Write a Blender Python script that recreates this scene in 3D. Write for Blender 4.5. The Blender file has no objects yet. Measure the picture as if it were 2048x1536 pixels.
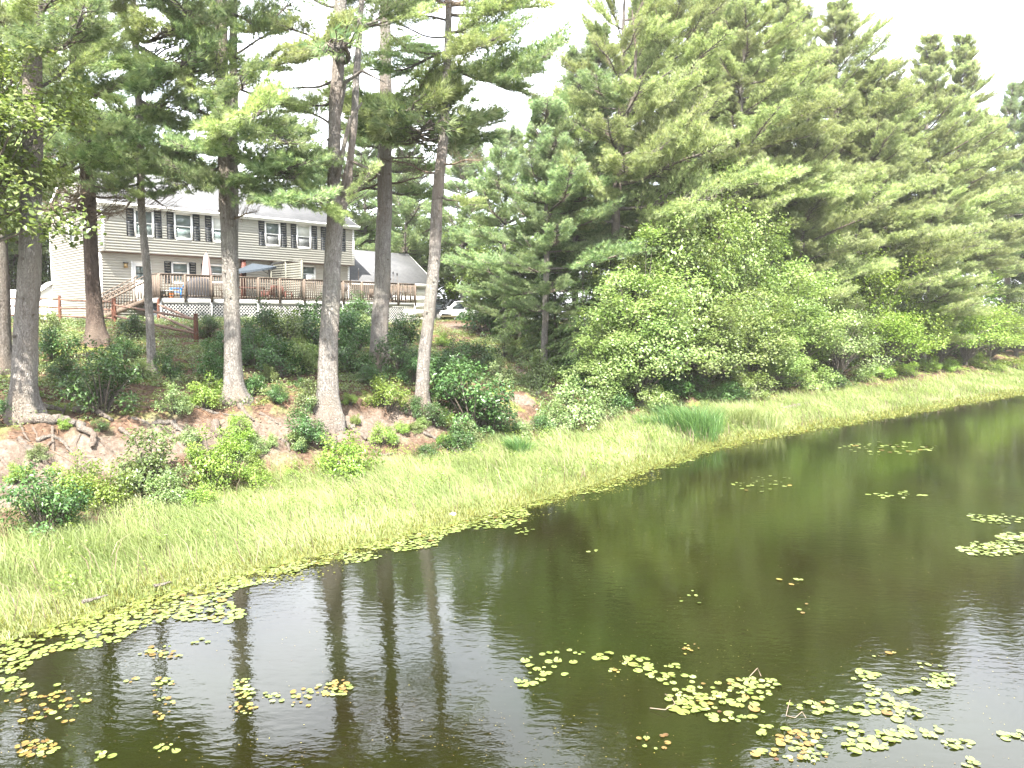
import bpy, math, random
import numpy as np
from mathutils import Vector, Matrix, Quaternion, noise as mnoise
rng = np.random.default_rng(7)
random.seed(7)
R = math.radians
S2 = math.sqrt(2.0)

# ------------------------------------------------------------------ camera, sky, sun, exposure
F = 1550.0
H = 5.0
TH = math.atan(128 / F)
SCN = bpy.context.scene
COL = SCN.collection
cam_d = bpy.data.cameras.new('camera')
cam_d.sensor_width = 36.0
cam_d.lens = 36.0 * F / 2048
cam_d.clip_start = 0.1
cam_d.clip_end = 4000
cam = bpy.data.objects.new('camera', cam_d)
COL.objects.link(cam)
cam.location = (0, 0, H)
cam.rotation_euler = (math.pi / 2 - TH, 0, 0)
SCN.camera = cam

SUN_EL, SUN_AZ = R(52), R(-6)          # azimuth measured from behind the camera, positive to the right
to_sun = Vector((math.sin(SUN_AZ) * math.cos(SUN_EL), -math.cos(SUN_AZ) * math.cos(SUN_EL), math.sin(SUN_EL)))
world = bpy.data.worlds.new('World')
SCN.world = world
world.use_nodes = True
wn = world.node_tree.nodes
wl = world.node_tree.links
wn.clear()
w_out = wn.new('ShaderNodeOutputWorld')
w_bg = wn.new('ShaderNodeBackground')
w_sky = wn.new('ShaderNodeTexSky')
w_sky.sky_type = 'NISHITA'
w_sky.sun_disc = False
w_sky.sun_elevation = SUN_EL
w_sky.sun_rotation = math.atan2(to_sun.x, to_sun.y)
w_sky.air_density = 1.0
w_sky.dust_density = 2.0
w_bg.inputs['Strength'].default_value = 0.085
# bright broken cloud over the blue
w_geo = wn.new('ShaderNodeTexCoord')
w_map = wn.new('ShaderNodeMapping')
w_map.inputs['Scale'].default_value = (1.6, 1.6, 3.6)
w_noise = wn.new('ShaderNodeTexNoise')
w_noise.inputs['Scale'].default_value = 1.7
w_noise.inputs['Detail'].default_value = 7
w_noise.inputs['Roughness'].default_value = 0.55
w_ramp = wn.new('ShaderNodeValToRGB')
w_ramp.color_ramp.elements[0].position = 0.30
w_ramp.color_ramp.elements[0].color = (0.35, 0.35, 0.35, 1)
w_ramp.color_ramp.elements[1].position = 0.56
w_ramp.color_ramp.elements[1].color = (1, 1, 1, 1)
w_mix = wn.new('ShaderNodeMixRGB')
w_mix.inputs[2].default_value = (9.1, 9.4, 10.1, 1)
wl.new(w_geo.outputs['Generated'], w_map.inputs['Vector'])
wl.new(w_map.outputs['Vector'], w_noise.inputs['Vector'])
wl.new(w_noise.outputs['Fac'], w_ramp.inputs['Fac'])
wl.new(w_ramp.outputs['Color'], w_mix.inputs[0])
wl.new(w_sky.outputs['Color'], w_mix.inputs[1])
wl.new(w_mix.outputs['Color'], w_bg.inputs['Color'])
wl.new(w_bg.outputs['Background'], w_out.inputs['Surface'])

sun_d = bpy.data.lights.new('sun', 'SUN')
sun_d.energy = 5.0
sun_d.angle = R(0.6)
sun_d.color = (1.0, 0.95, 0.86)
sun = bpy.data.objects.new('sun', sun_d)
COL.objects.link(sun)
sun.rotation_euler = to_sun.to_track_quat('Z', 'Y').to_euler()

SCN.view_settings.view_transform = 'Standard'
SCN.view_settings.look = 'None'
SCN.view_settings.exposure = 2.7
SCN.view_settings.gamma = 1.0
SCN.view_settings.use_curve_mapping = False
SCN.render.engine = 'CYCLES'
SCN.cycles.max_bounces = 8
SCN.cycles.diffuse_bounces = 3
SCN.cycles.glossy_bounces = 3
SCN.cycles.transmission_bounces = 4
SCN.cycles.transparent_max_bounces = 8
SCN.cycles.use_denoising = True
SCN.cycles.sample_clamp_indirect = 6

# ------------------------------------------------------------------ frames of reference
def ray(px, py):
    """direction of a photo pixel (2048 x 1536)"""
    u = (px - 1024) / F
    v = (768 - py) / F
    return np.array([u, math.cos(TH) + v * math.sin(TH), -math.sin(TH) + v * math.cos(TH)])

def at(px, py, Y):
    d = ray(px, py)
    return np.array([0, 0, H]) + d * (Y / d[1])

def on_plane_z(px, py, z):
    d = ray(px, py)
    return np.array([0, 0, H]) + d * ((z - H) / d[2])

def ts(x, y):
    return (x + y) / S2, (y - x) / S2

def xy(t, s):
    return (t - s) / S2, (t + s) / S2

def on_S(px, py, S):
    """hit the vertical plane parallel to the shore at distance S: returns t, z"""
    d = ray(px, py)
    k = S * S2 / (d[1] - d[0])
    p = np.array([0, 0, H]) + d * k
    return (p[0] + p[1]) / S2, p[2]

T0 = [-40, -5, 2.6, 5, 8, 12.7, 18.6, 28.4, 41.2, 62.8, 90, 140]
S0 = [13.0, 13.3, 13.9, 14.28, 14.34, 14.34, 14.76, 16.06, 14.8, 12.7, 10.0, 4.0]

def s_in(x, y):
    t, s = ts(x, y)
    return s - np.interp(t, T0, S0)

def vnoise(x, y, k, seed=0):
    """cheap smooth pseudo noise, vectorised, about -1..1"""
    a = np.sin(x * k * 1.0 + seed * 1.7 + 1.3 * np.sin(y * k * 0.8 + seed)) * np.cos(y * k * 1.13 + seed * 2.1 + 1.1 * np.sin(x * k * 0.7))
    b = np.sin(x * k * 2.3 + y * k * 1.7 + seed * 3.1) * np.cos(y * k * 2.7 - x * k * 1.9 + seed)
    return 0.65 * a + 0.35 * b

PS_L = [-40, -6, -2, -0.4, 0, 1.0, 3.2, 5.0, 5.8, 6.6, 7.6, 8.2, 10, 13, 18, 22, 27, 60, 200, 900]
PZ_L = [-1.6, -1.3, -0.8, -0.25, 0.0, 0.10, 0.28, 0.5, 0.85, 1.25, 1.95, 2.3, 2.7, 3.2, 4.1, 4.62, 4.95, 5.1, 4.8, 4.4]
PS_R = [-40, -6, -2, -0.4, 0, 1.0, 3.2, 5.0, 7.0, 9.5, 14, 20, 27, 60, 200, 900]
PZ_R = [-1.6, -1.3, -0.8, -0.25, 0.0, 0.08, 0.22, 0.45, 0.9, 1.5, 2.5, 3.6, 4.3, 4.6, 4.4, 4.2]

def terrain(x, y):
    x = np.asarray(x, float); y = np.asarray(y, float)
    t, _ = ts(x, y)
    s = s_in(x, y)
    a = np.interp(s, PS_L, PZ_L)
    b = np.interp(s, PS_R, PZ_R)
    w = np.clip((t - 20) / 9, 0, 1); w = w * w * (3 - 2 * w)
    wt = w * np.clip(1 - (s - 20) / 8, 0.0, 1)
    z = a * (1 - wt) + b * wt
    amp = np.clip((s - 4.2) / 1.5, 0, 1) * np.clip(1.2 - (s - 8) / 22, 0.12, 1)
    z = z + amp * (0.16 * vnoise(x, y, 1.1, 1) + 0.07 * vnoise(x, y, 3.1, 2) + 0.03 * vnoise(x, y, 7.7, 3))
    bk = np.clip((s - 4.9) / 0.8, 0, 1) * np.clip((9.2 - s) / 1.2, 0, 1)
    z = z + bk * (0.13 * vnoise(x, y, 4.6, 41) + 0.06 * np.abs(vnoise(x, y, 9.5, 43)))
    z = z + 0.02 * vnoise(x, y, 2.0, 5) * np.clip(s, 0, 1)
    return z

def on(px, py):
    """where the line of sight of a photo pixel meets the terrain"""
    d = ray(px, py)
    k = np.linspace(8, 90, 2600)
    X = d[0] * k; Y = d[1] * k; Z = H + d[2] * k
    below = np.nonzero(Z < terrain(X, Y))[0]
    i = below[0] if len(below) else len(k) - 1
    return np.array([X[i], Y[i], float(terrain(X[i], Y[i]))])

# ------------------------------------------------------------------ materials
MATS = {}
def new_mat(name):
    m = bpy.data.materials.new(name)
    m.use_nodes = True
    nt = m.node_tree
    b = nt.nodes['Principled BSDF']
    MATS[name] = m
    return m, nt, b

def N(nt, kind, **kw):
    n = nt.nodes.new(kind)
    for k, v in kw.items():
        if k in n.inputs.keys():
            n.inputs[k].default_value = v
        else:
            setattr(n, k, v)
    return n

def ramp(nt, fac, stops):
    r = nt.nodes.new('ShaderNodeValToRGB')
    cr = r.color_ramp
    while len(cr.elements) > 1:
        cr.elements.remove(cr.elements[-1])
    cr.elements[0].position, cr.elements[0].color = stops[0][0], (*stops[0][1], 1)
    for p, c in stops[1:]:
        e = cr.elements.new(p); e.color = (*c, 1)
    nt.links.new(fac, r.inputs['Fac'])
    return r.outputs['Color']

def mixc(nt, fac, a, b, mode='MIX'):
    m = nt.nodes.new('ShaderNodeMixRGB'); m.blend_type = mode
    for i, v in ((0, fac), (1, a), (2, b)):
        if isinstance(v, (int, float)): m.inputs[i].default_value = v
        elif isinstance(v, tuple): m.inputs[i].default_value = (*v, 1)
        else: nt.links.new(v, m.inputs[i])
    return m.outputs['Color']

def obj_coord(nt, scale=(1, 1, 1), src='Object'):
    c = nt.nodes.new('ShaderNodeTexCoord')
    mp = nt.nodes.new('ShaderNodeMapping')
    mp.inputs['Scale'].default_value = scale
    nt.links.new(c.outputs[src], mp.inputs['Vector'])
    return mp.outputs['Vector']

def noise(nt, vec, scale, detail=4, rough=0.55):
    n = N(nt, 'ShaderNodeTexNoise', Scale=scale, Detail=detail, Roughness=rough)
    nt.links.new(vec, n.inputs['Vector'])
    return n.outputs['Fac']

def bump(nt, b, height, strength=0.4, dist=0.02):
    bp = N(nt, 'ShaderNodeBump', Strength=strength, Distance=dist)
    nt.links.new(height, bp.inputs['Height'])
    nt.links.new(bp.outputs['Normal'], b.inputs['Normal'])
    return bp

def leaf_mat(name, dark, mid, light, trans=0.32, rough=0.45, spec=0.35, hue=0.012, val=0.25):
    """foliage: tone attribute picks the colour of each leaf, object random shifts the plant"""
    m, nt, b = new_mat(name)
    at_ = N(nt, 'ShaderNodeAttribute', attribute_name='tone')
    col = ramp(nt, at_.outputs['Fac'], [(0.0, dark), (0.5, mid), (1.0, light)])
    oi = nt.nodes.new('ShaderNodeObjectInfo')
    hs = nt.nodes.new('ShaderNodeHueSaturation')
    mr = N(nt, 'ShaderNodeMapRange'); mr.inputs['To Min'].default_value = 0.5 - hue; mr.inputs['To Max'].default_value = 0.5 + hue
    mv = N(nt, 'ShaderNodeMapRange'); mv.inputs['To Min'].default_value = 1 - val; mv.inputs['To Max'].default_value = 1 + val
    nt.links.new(oi.outputs['Random'], mr.inputs['Value'])
    nt.links.new(oi.outputs['Random'], mv.inputs['Value'])
    nt.links.new(mr.outputs[0], hs.inputs['Hue'])
    nt.links.new(mv.outputs[0], hs.inputs['Value'])
    nt.links.new(col, hs.inputs['Color'])
    nt.links.new(hs.outputs['Color'], b.inputs['Base Color'])
    b.inputs['Roughness'].default_value = rough
    b.inputs['Specular IOR Level'].default_value = spec
    tr = nt.nodes.new('ShaderNodeBsdfTranslucent')
    tc = mixc(nt, 1.0, hs.outputs['Color'], (1.25, 1.3, 0.75), 'MULTIPLY')
    nt.links.new(tc, tr.inputs['Color'])
    mx = nt.nodes.new('ShaderNodeMixShader'); mx.inputs[0].default_value = trans
    out = nt.nodes['Material Output']
    nt.links.new(b.outputs[0], mx.inputs[1]); nt.links.new(tr.outputs[0], mx.inputs[2])
    nt.links.new(mx.outputs[0], out.inputs['Surface'])
    return m

leaf_mat('pine_needles', (0.15, 0.195, 0.085), (0.27, 0.315, 0.15), (0.39, 0.42, 0.25), trans=0.5, rough=0.5, spec=0.3)
leaf_mat('pine_needles_blue', (0.10, 0.16, 0.08), (0.205, 0.27, 0.14), (0.34, 0.39, 0.23), trans=0.5, rough=0.5, spec=0.3)
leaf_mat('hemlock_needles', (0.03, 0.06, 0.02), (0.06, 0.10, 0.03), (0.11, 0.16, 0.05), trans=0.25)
leaf_mat('maple_leaves', (0.075, 0.125, 0.03), (0.155, 0.215, 0.068), (0.27, 0.315, 0.145), trans=0.45, rough=0.38, spec=0.5)
leaf_mat('yellow_leaves', (0.08, 0.14, 0.02), (0.14, 0.215, 0.035), (0.23, 0.30, 0.07), trans=0.38, rough=0.4, spec=0.45)
leaf_mat('laurel_leaves', (0.02, 0.055, 0.014), (0.045, 0.10, 0.025), (0.10, 0.175, 0.055), trans=0.25, rough=0.38, spec=0.4)
leaf_mat('sage_leaves', (0.06, 0.10, 0.03), (0.12, 0.17, 0.058), (0.21, 0.25, 0.11), trans=0.32, rough=0.4, spec=0.5)
leaf_mat('grass_blades', (0.10, 0.15, 0.042), (0.20, 0.25, 0.09), (0.34, 0.37, 0.19), trans=0.4, rough=0.5, spec=0.3)
leaf_mat('marsh_weed', (0.06, 0.07, 0.012), (0.12, 0.13, 0.025), (0.20, 0.20, 0.05), trans=0.35, rough=0.5, spec=0.3)
leaf_mat('reed_blades', (0.03, 0.065, 0.018), (0.06, 0.115, 0.03), (0.11, 0.17, 0.05), trans=0.3)
leaf_mat('lily_leaf', (0.05, 0.07, 0.012), (0.115, 0.145, 0.035), (0.22, 0.25, 0.09), trans=0.05, rough=0.28, spec=0.5, val=0.15)
leaf_mat('lily_leaf_old', (0.05, 0.022, 0.008), (0.125, 0.085, 0.022), (0.21, 0.18, 0.045), trans=0.05, rough=0.35, spec=0.4)
leaf_mat('dead_twigs', (0.07, 0.05, 0.035), (0.13, 0.10, 0.075), (0.2, 0.16, 0.125), trans=0.0, rough=0.9, spec=0.1)
leaf_mat('leaf_litter', (0.05, 0.025, 0.015), (0.12, 0.06, 0.035), (0.25, 0.16, 0.10), trans=0.05, rough=0.9, spec=0.1)

def bark_mat(name, c0, c1, c2, lichen=0.35):
    m, nt, b = new_mat(name)
    v = obj_coord(nt, (9, 9, 1.6))
    n1 = noise(nt, v, 2.2, 8, 0.65)
    vo = N(nt, 'ShaderNodeTexVoronoi', Scale=5.5); vo.feature = 'DISTANCE_TO_EDGE'
    nt.links.new(v, vo.inputs['Vector'])
    crack = ramp(nt, vo.outputs['Distance'], [(0.0, (0, 0, 0)), (0.22, (1, 1, 1))])
    col = ramp(nt, n1, [(0.30, c0), (0.5, c1), (0.72, c2)])
    col = mixc(nt, 0.4, col, mixc(nt, 1.0, col, crack, 'MULTIPLY'))
    v2 = obj_coord(nt, (1, 1, 0.45))
    n2 = noise(nt, v2, 1.5, 5, 0.6)
    f2 = ramp(nt, n2, [(0.48, (0, 0, 0)), (0.66, (lichen,) * 3)])
    col = mixc(nt, f2, col, (0.23, 0.235, 0.18))
    n4 = noise(nt, v2, 0.7, 3, 0.5)
    f4 = ramp(nt, n4, [(0.45, (0, 0, 0)), (0.62, (0.6, 0.6, 0.6))])
    col = mixc(nt, f4, col, (0.165, 0.125, 0.10))
    nt.links.new(col, b.inputs['Base Color'])
    b.inputs['Roughness'].default_value = 0.95
    b.inputs['Specular IOR Level'].default_value = 0.15
    hsum = N(nt, 'ShaderNodeMath', operation='MULTIPLY_ADD')
    nt.links.new(n1, hsum.inputs[0]); hsum.inputs[1].default_value = 0.8
    cr = nt.nodes.new('ShaderNodeRGBToBW'); nt.links.new(crack, cr.inputs[0])
    nt.links.new(cr.outputs[0], hsum.inputs[2])
    bump(nt, b, hsum.outputs[0], 0.9, 0.03)
    return m
bark_mat('pine_bark', (0.14, 0.125, 0.11), (0.25, 0.23, 0.21), (0.35, 0.33, 0.31))
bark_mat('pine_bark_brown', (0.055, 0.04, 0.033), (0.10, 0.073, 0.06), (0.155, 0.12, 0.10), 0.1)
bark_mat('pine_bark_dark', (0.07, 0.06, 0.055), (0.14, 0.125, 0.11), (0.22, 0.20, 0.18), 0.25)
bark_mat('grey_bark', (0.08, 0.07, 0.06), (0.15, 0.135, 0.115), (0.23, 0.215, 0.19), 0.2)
bark_mat('drift_wood', (0.12, 0.10, 0.085), (0.20, 0.175, 0.15), (0.29, 0.265, 0.235), 0.0)

def simple(name, col, rough=0.6, metal=0.0, spec=0.4, var=0.12, scale=6, bstr=0.15, stretch=(1, 1, 1)):
    m, nt, b = new_mat(name)
    v = obj_coord(nt, stretch)
    n = noise(nt, v, scale, 5, 0.6)
    lo = tuple(c * (1 - var) for c in col); hi = tuple(min(1, c * (1 + var)) for c in col)
    c = ramp(nt, n, [(0.3, lo), (0.7, hi)])
    nt.links.new(c, b.inputs['Base Color'])
    b.inputs['Roughness'].default_value = rough
    b.inputs['Metallic'].default_value = metal
    b.inputs['Specular IOR Level'].default_value = spec
    if bstr: bump(nt, b, n, bstr, 0.01)
    return m
simple('vinyl_siding', (0.365, 0.355, 0.315), 0.55, var=0.05, scale=1.5, bstr=0.05)
simple('white_trim', (0.78, 0.78, 0.76), 0.5, var=0.05)
simple('white_vinyl', (0.74, 0.74, 0.72), 0.4, var=0.05)
simple('shutter_paint', (0.022, 0.026, 0.032), 0.45, var=0.2)
simple('soffit_brown', (0.16, 0.10, 0.075), 0.7, var=0.15)
simple('weathered_wood', (0.09, 0.068, 0.052), 0.9, var=0.45, scale=5, bstr=0.4, stretch=(3, 3, 3))
simple('grey_wood', (0.10, 0.10, 0.083), 0.85, var=0.22, scale=5, bstr=0.3)
simple('white_wood', (0.34, 0.34, 0.33), 0.6, var=0.07)
simple('fence_wood', (0.085, 0.032, 0.018), 0.85, var=0.4, scale=7, bstr=0.5)
simple('fence_rail_wood', (0.12, 0.07, 0.05), 0.85, var=0.45, scale=7, bstr=0.5)
simple('red_brown_wood', (0.07, 0.02, 0.013), 0.7, var=0.3)
simple('canvas_pink', (0.22, 0.165, 0.155), 0.9, var=0.1)
simple('canvas_blue', (0.026, 0.035, 0.046), 0.85, var=0.1)
simple('black_metal', (0.02, 0.02, 0.022), 0.4, spec=0.5, var=0.2)
simple('black_cover', (0.025, 0.025, 0.028), 0.75, var=0.3, scale=9, bstr=0.6)
simple('blue_plastic', (0.03, 0.18, 0.55), 0.4, var=0.1)
simple('orange_plastic', (0.5, 0.16, 0.05), 0.5, var=0.1)
simple('car_white', (0.80, 0.80, 0.80), 0.18, spec=0.6, var=0.02, bstr=0)
simple('car_black', (0.015, 0.017, 0.02), 0.15, spec=0.6, var=0.1, bstr=0)
simple('tyre_rubber', (0.02, 0.02, 0.02), 0.85, var=0.2)
simple('rim_metal', (0.45, 0.45, 0.46), 0.35, metal=0.6, var=0.1)
simple('tail_red', (0.4, 0.02, 0.02), 0.3, var=0.05, bstr=0)
simple('foundation', (0.33, 0.29, 0.25), 0.9, var=0.2, scale=3, bstr=0.4)
simple('deck_boards', (0.23, 0.20, 0.17), 0.9, var=0.3, bstr=0.3)
simple('boulder_stone', (0.36, 0.33, 0.30), 0.9, var=0.25, scale=4, bstr=0.6)
simple('curtain', (0.55, 0.56, 0.52), 0.9, var=0.15, scale=3)
simple('unlit_dark', (0.04, 0.045, 0.05), 0.9, var=0.2)
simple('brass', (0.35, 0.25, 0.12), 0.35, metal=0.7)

m, nt, b = new_mat('window_glass')
b.inputs['Base Color'].default_value = (0.10, 0.13, 0.125, 1)
b.inputs['Roughness'].default_value = 0.06
b.inputs['Specular IOR Level'].default_value = 0.9
n = noise(nt, obj_coord(nt), 1.2, 2)
bump(nt, b, n, 0.05, 0.02)
m, nt, b = new_mat('window_screen')
b.inputs['Base Color'].default_value = (0.075, 0.08, 0.08, 1)
b.inputs['Roughness'].default_value = 0.6
m, nt, b = new_mat('car_glass')
b.inputs['Base Color'].default_value = (0.02, 0.025, 0.028, 1)
b.inputs['Roughness'].default_value = 0.05
b.inputs['Specular IOR Level'].default_value = 0.8

# roof shingles
m, nt, b = new_mat('roof_shingles')
v = obj_coord(nt)
br = N(nt, 'ShaderNodeTexBrick', Scale=1.0)
br.inputs['Brick Width'].default_value = 0.32; br.inputs['Row Height'].default_value = 0.145
br.inputs['Mortar Size'].default_value = 0.008
br.inputs['Color1'].default_value = (0.065, 0.067, 0.072, 1); br.inputs['Color2'].default_value = (0.095, 0.096, 0.10, 1)
br.inputs['Mortar'].default_value = (0.02, 0.02, 0.02, 1)
nt.links.new(v, br.inputs['Vector'])
n = noise(nt, v, 1.1, 5)
c = mixc(nt, 0.5, br.outputs['Color'], ramp(nt, n, [(0.3, (0.058, 0.06, 0.065)), (0.7, (0.11, 0.11, 0.113))]))
nt.links.new(c, b.inputs['Base Color']); b.inputs['Roughness'].default_value = 0.95
bump(nt, b, br.outputs['Fac'], 0.3, 0.01)

# ground: needle litter, moss, pale sandy soil on the eroded bank; kinds of soil come with the mesh
m, nt, b = new_mat('forest_floor')
v = obj_coord(nt)
n1 = noise(nt, v, 1.1, 6, 0.6); n2 = noise(nt, v, 9, 6, 0.7); n3 = noise(nt, v, 0.55, 4, 0.6); n4 = noise(nt, v, 28, 4, 0.7)
litter = ramp(nt, n2, [(0.28, (0.035, 0.023, 0.016)), (0.5, (0.075, 0.048, 0.033)), (0.72, (0.145, 0.10, 0.073))])
moss = ramp(nt, n2, [(0.3, (0.05, 0.07, 0.015)), (0.7, (0.15, 0.17, 0.045))])
sand = ramp(nt, n2, [(0.25, (0.06, 0.043, 0.033)), (0.5, (0.105, 0.084, 0.068)), (0.75, (0.18, 0.152, 0.128))])
mossf = ramp(nt, n1, [(0.50, (0, 0, 0)), (0.60, (1, 1, 1))])
c = mixc(nt, mossf, litter, moss)
a_s = N(nt, 'ShaderNodeAttribute', attribute_name='sand')
sf = N(nt, 'ShaderNodeMath', operation='ADD'); nt.links.new(a_s.outputs['Fac'], sf.inputs[0])
n3b = N(nt, 'ShaderNodeMath', operation='MULTIPLY_ADD'); nt.links.new(n1, n3b.inputs[0]); n3b.inputs[1].default_value = 1.2; n3b.inputs[2].default_value = -0.6
nt.links.new(n3b.outputs[0], sf.inputs[1])
sfr = ramp(nt, sf.outputs[0], [(0.38, (0, 0, 0)), (0.62, (1, 1, 1))])
c = mixc(nt, sfr, c, sand)
a_m = N(nt, 'ShaderNodeAttribute', attribute_name='marsh')
mud = ramp(nt, n2, [(0.3, (0.055, 0.06, 0.022)), (0.7, (0.14, 0.145, 0.06))])
c = mixc(nt, a_m.outputs['Fac'], c, mud)
c = mixc(nt, 0.35, c, mixc(nt, 1.0, c, ramp(nt, n4, [(0.3, (0.45, 0.45, 0.45)), (0.7, (1.3, 1.3, 1.3))]), 'MULTIPLY'))
nt.links.new(c, b.inputs['Base Color']); b.inputs['Roughness'].default_value = 1.0
b.inputs['Specular IOR Level'].default_value = 0.1
bump(nt, b, n2, 0.7, 0.06)

# pond water: dark tea-coloured, mirror-like, fine wind ripples
m, nt, b = new_mat('pond_water')
v = obj_coord(nt, (1, 1, 1))
c1 = obj_coord(nt, (1.0, 1.0, 1.0))
b.inputs['Base Color'].default_value = (0.022, 0.022, 0.0075, 1)
nb = noise(nt, v, 0.12, 4, 0.6)
wc = ramp(nt, nb, [(0.35, (0.0058, 0.0042, 0.0011)), (0.65, (0.0080, 0.0115, 0.0022))])
nt.links.new(wc, b.inputs['Base Color'])
b.inputs['Roughness'].default_value = 0.015
b.inputs['IOR'].default_value = 1.42
b.inputs['Specular IOR Level'].default_value = 0.55
mp = N(nt, 'ShaderNodeMapping'); mp.inputs['Rotation'].default_value = (0, 0, R(12)); mp.inputs['Scale'].default_value = (1.0, 1.9, 1)
nt.links.new(v, mp.inputs['Vector'])
w1 = noise(nt, mp.outputs[0], 4.6, 3, 0.5)
w2 = noise(nt, mp.outputs[0], 1.1, 2, 0.5)
# calm lanes and ruffled lanes
w3 = noise(nt, v, 0.22, 3, 0.5)
amp = ramp(nt, w3, [(0.36, (0.55,) * 3), (0.64, (1.25,) * 3)])
ab = nt.nodes.new('ShaderNodeRGBToBW'); nt.links.new(amp, ab.inputs[0])
m1 = N(nt, 'ShaderNodeMath', operation='MULTIPLY'); nt.links.new(w1, m1.inputs[0]); nt.links.new(ab.outputs[0], m1.inputs[1])
m2 = N(nt, 'ShaderNodeMath', operation='MULTIPLY_ADD'); nt.links.new(w2, m2.inputs[0]); m2.inputs[1].default_value = 0.8
nt.links.new(m1.outputs[0], m2.inputs[2])
bump(nt, b, m2.outputs[0], 0.5, 0.0075)

# ------------------------------------------------------------------ mesh building
def nrm(a):
    return a / np.maximum(np.linalg.norm(a, axis=-1, keepdims=True), 1e-9)

class G:
    """collects vertices and faces (tris and quads) with a material slot and a tone per vertex"""
    def __init__(self):
        self.V = []; self.T = []; self.Q = []; self.TM = []; self.QM = []; self.tone = []; self.n = 0
    def add(self, V, faces, mi=0, tone=0.5):
        V = np.asarray(V, float).reshape(-1, 3); faces = np.asarray(faces, int)
        self.V.append(V)
        self.tone.append(np.broadcast_to(np.asarray(tone, float), (len(V),)) if np.ndim(tone) == 0 else np.asarray(tone, float))
        f = faces + self.n
        if faces.shape[1] == 3: self.T.append(f); self.TM.append(np.full(len(f), mi))
        else: self.Q.append(f); self.QM.append(np.full(len(f), mi))
        self.n += len(V)
        return self
    def box(self, x0, x1, y0, y1, z0, z1, mi=0, tone=0.5, M=None):
        V = np.array([[x, y, z] for z in (z0, z1) for y in (y0, y1) for x in (x0, x1)], float)
        if M is not None: V = V @ np.array(M.to_3x3()).T + np.array(M.translation)
        return self.add(V, [[0, 2, 3, 1], [4, 5, 7, 6], [0, 1, 5, 4], [2, 6, 7, 3], [0, 4, 6, 2], [1, 3, 7, 5]], mi, tone)
    def beam(self, p, q, w, h, mi=0, tone=0.5):
        p = Vector(p); q = Vector(q); d = q - p; L = d.length
        rot = d.to_track_quat('X', 'Z').to_matrix().to_4x4(); rot.translation = p
        return self.box(0, L, -w / 2, w / 2, -h / 2, h / 2, mi, tone, rot)
    def tube(self, P, r, sides=6, mi=0, tone=0.5, cap=True, ridge=0.0):
        P = np.asarray(P, float); k = len(P); r = np.broadcast_to(np.asarray(r, float), (k,))
        d = np.gradient(P, axis=0); d = nrm(d)
        ref = np.array([0, 0, 1.0]) if abs(d[:, 2]).mean() < 0.8 else np.array([0, 1.0, 0])
        a = nrm(np.cross(d, ref)); c = nrm(np.cross(d, a))
        th = np.arange(sides) * 2 * math.pi / sides
        rr = r[:, None] * np.ones(sides)[None]
        if ridge:
            rr = rr * (1 + ridge * rng.standard_normal((1, sides)) * 0.6 + ridge * rng.standard_normal((k, sides)) * 0.4)
        V = P[:, None] + rr[..., None] * (np.cos(th)[None, :, None] * a[:, None] + np.sin(th)[None, :, None] * c[:, None])
        i = np.arange(k - 1)[:, None] * sides; j = np.arange(sides)[None]; j2 = (j + 1) % sides
        Q = np.stack([i + j, i + j2, i + sides + j2, i + sides + j], -1).reshape(-1, 4)
        self.add(V.reshape(-1, 3), Q, mi, tone)
        if cap:
            for e, flip in ((0, 1), (k - 1, 0)):
                V2 = np.vstack([V[e], P[e][None]])
                T = [[q, (q + 1) % sides, sides] if not flip else [(q + 1) % sides, q, sides] for q in range(sides)]
                self.add(V2, T, mi, tone)
        return self
    def build(self, name, mats, parent=None, smooth=False):
        me = bpy.data.meshes.new(name)
        V = np.vstack(self.V)
        T = np.vstack(self.T) if self.T else np.zeros((0, 3), int)
        Q = np.vstack(self.Q) if self.Q else np.zeros((0, 4), int)
        TM = np.concatenate(self.TM) if self.TM else np.zeros(0, int)
        QM = np.concatenate(self.QM) if self.QM else np.zeros(0, int)
        me.vertices.add(len(V)); me.vertices.foreach_set('co', V.astype(np.float32).ravel())
        me.loops.add(T.size + Q.size); me.loops.foreach_set('vertex_index', np.concatenate([T.ravel(), Q.ravel()]).astype(np.int32))
        me.polygons.add(len(T) + len(Q))
        st = np.concatenate([np.arange(len(T)) * 3, len(T) * 3 + np.arange(len(Q)) * 4]).astype(np.int32)
        me.polygons.foreach_set('loop_start', st)
        me.polygons.foreach_set('material_index', np.concatenate([TM, QM]).astype(np.int32))
        if smooth: me.polygons.foreach_set('use_smooth', np.ones(len(T) + len(Q), bool))
        me.update(calc_edges=True)
        a = me.attributes.new('tone', 'FLOAT', 'POINT'); a.data.foreach_set('value', np.concatenate(self.tone).astype(np.float32))
        for mm in (mats if isinstance(mats, (list, tuple)) else [mats]):
            me.materials.append(MATS[mm])
        if name is None: return me
        o = bpy.data.objects.new(name, me); COL.objects.link(o)
        if parent is not None: o.parent = parent
        return o

def tag(o, label=None, cat=None, group=None, kind=None):
    if label: o['label'] = label
    if cat: o['category'] = cat
    if group: o['group'] = group
    if kind: o['kind'] = kind
    return o

def empty(name, loc, label=None, cat=None, group=None, rz=0.0):
    o = bpy.data.objects.new(name, None); COL.objects.link(o)
    o.location = loc; o.rotation_euler = (0, 0, rz); o.empty_display_size = 0.3
    return tag(o, label, cat, group)

def inst(name, me, parent=None, loc=(0, 0, 0), rot=None, scale=1.0):
    o = bpy.data.objects.new(name, me); COL.objects.link(o)
    if parent is not None: o.parent = parent
    o.location = loc
    if rot is not None:
        o.rotation_mode = 'QUATERNION'; o.rotation_quaternion = rot
    o.scale = (scale,) * 3 if isinstance(scale, (int, float)) else scale
    return o

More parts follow.
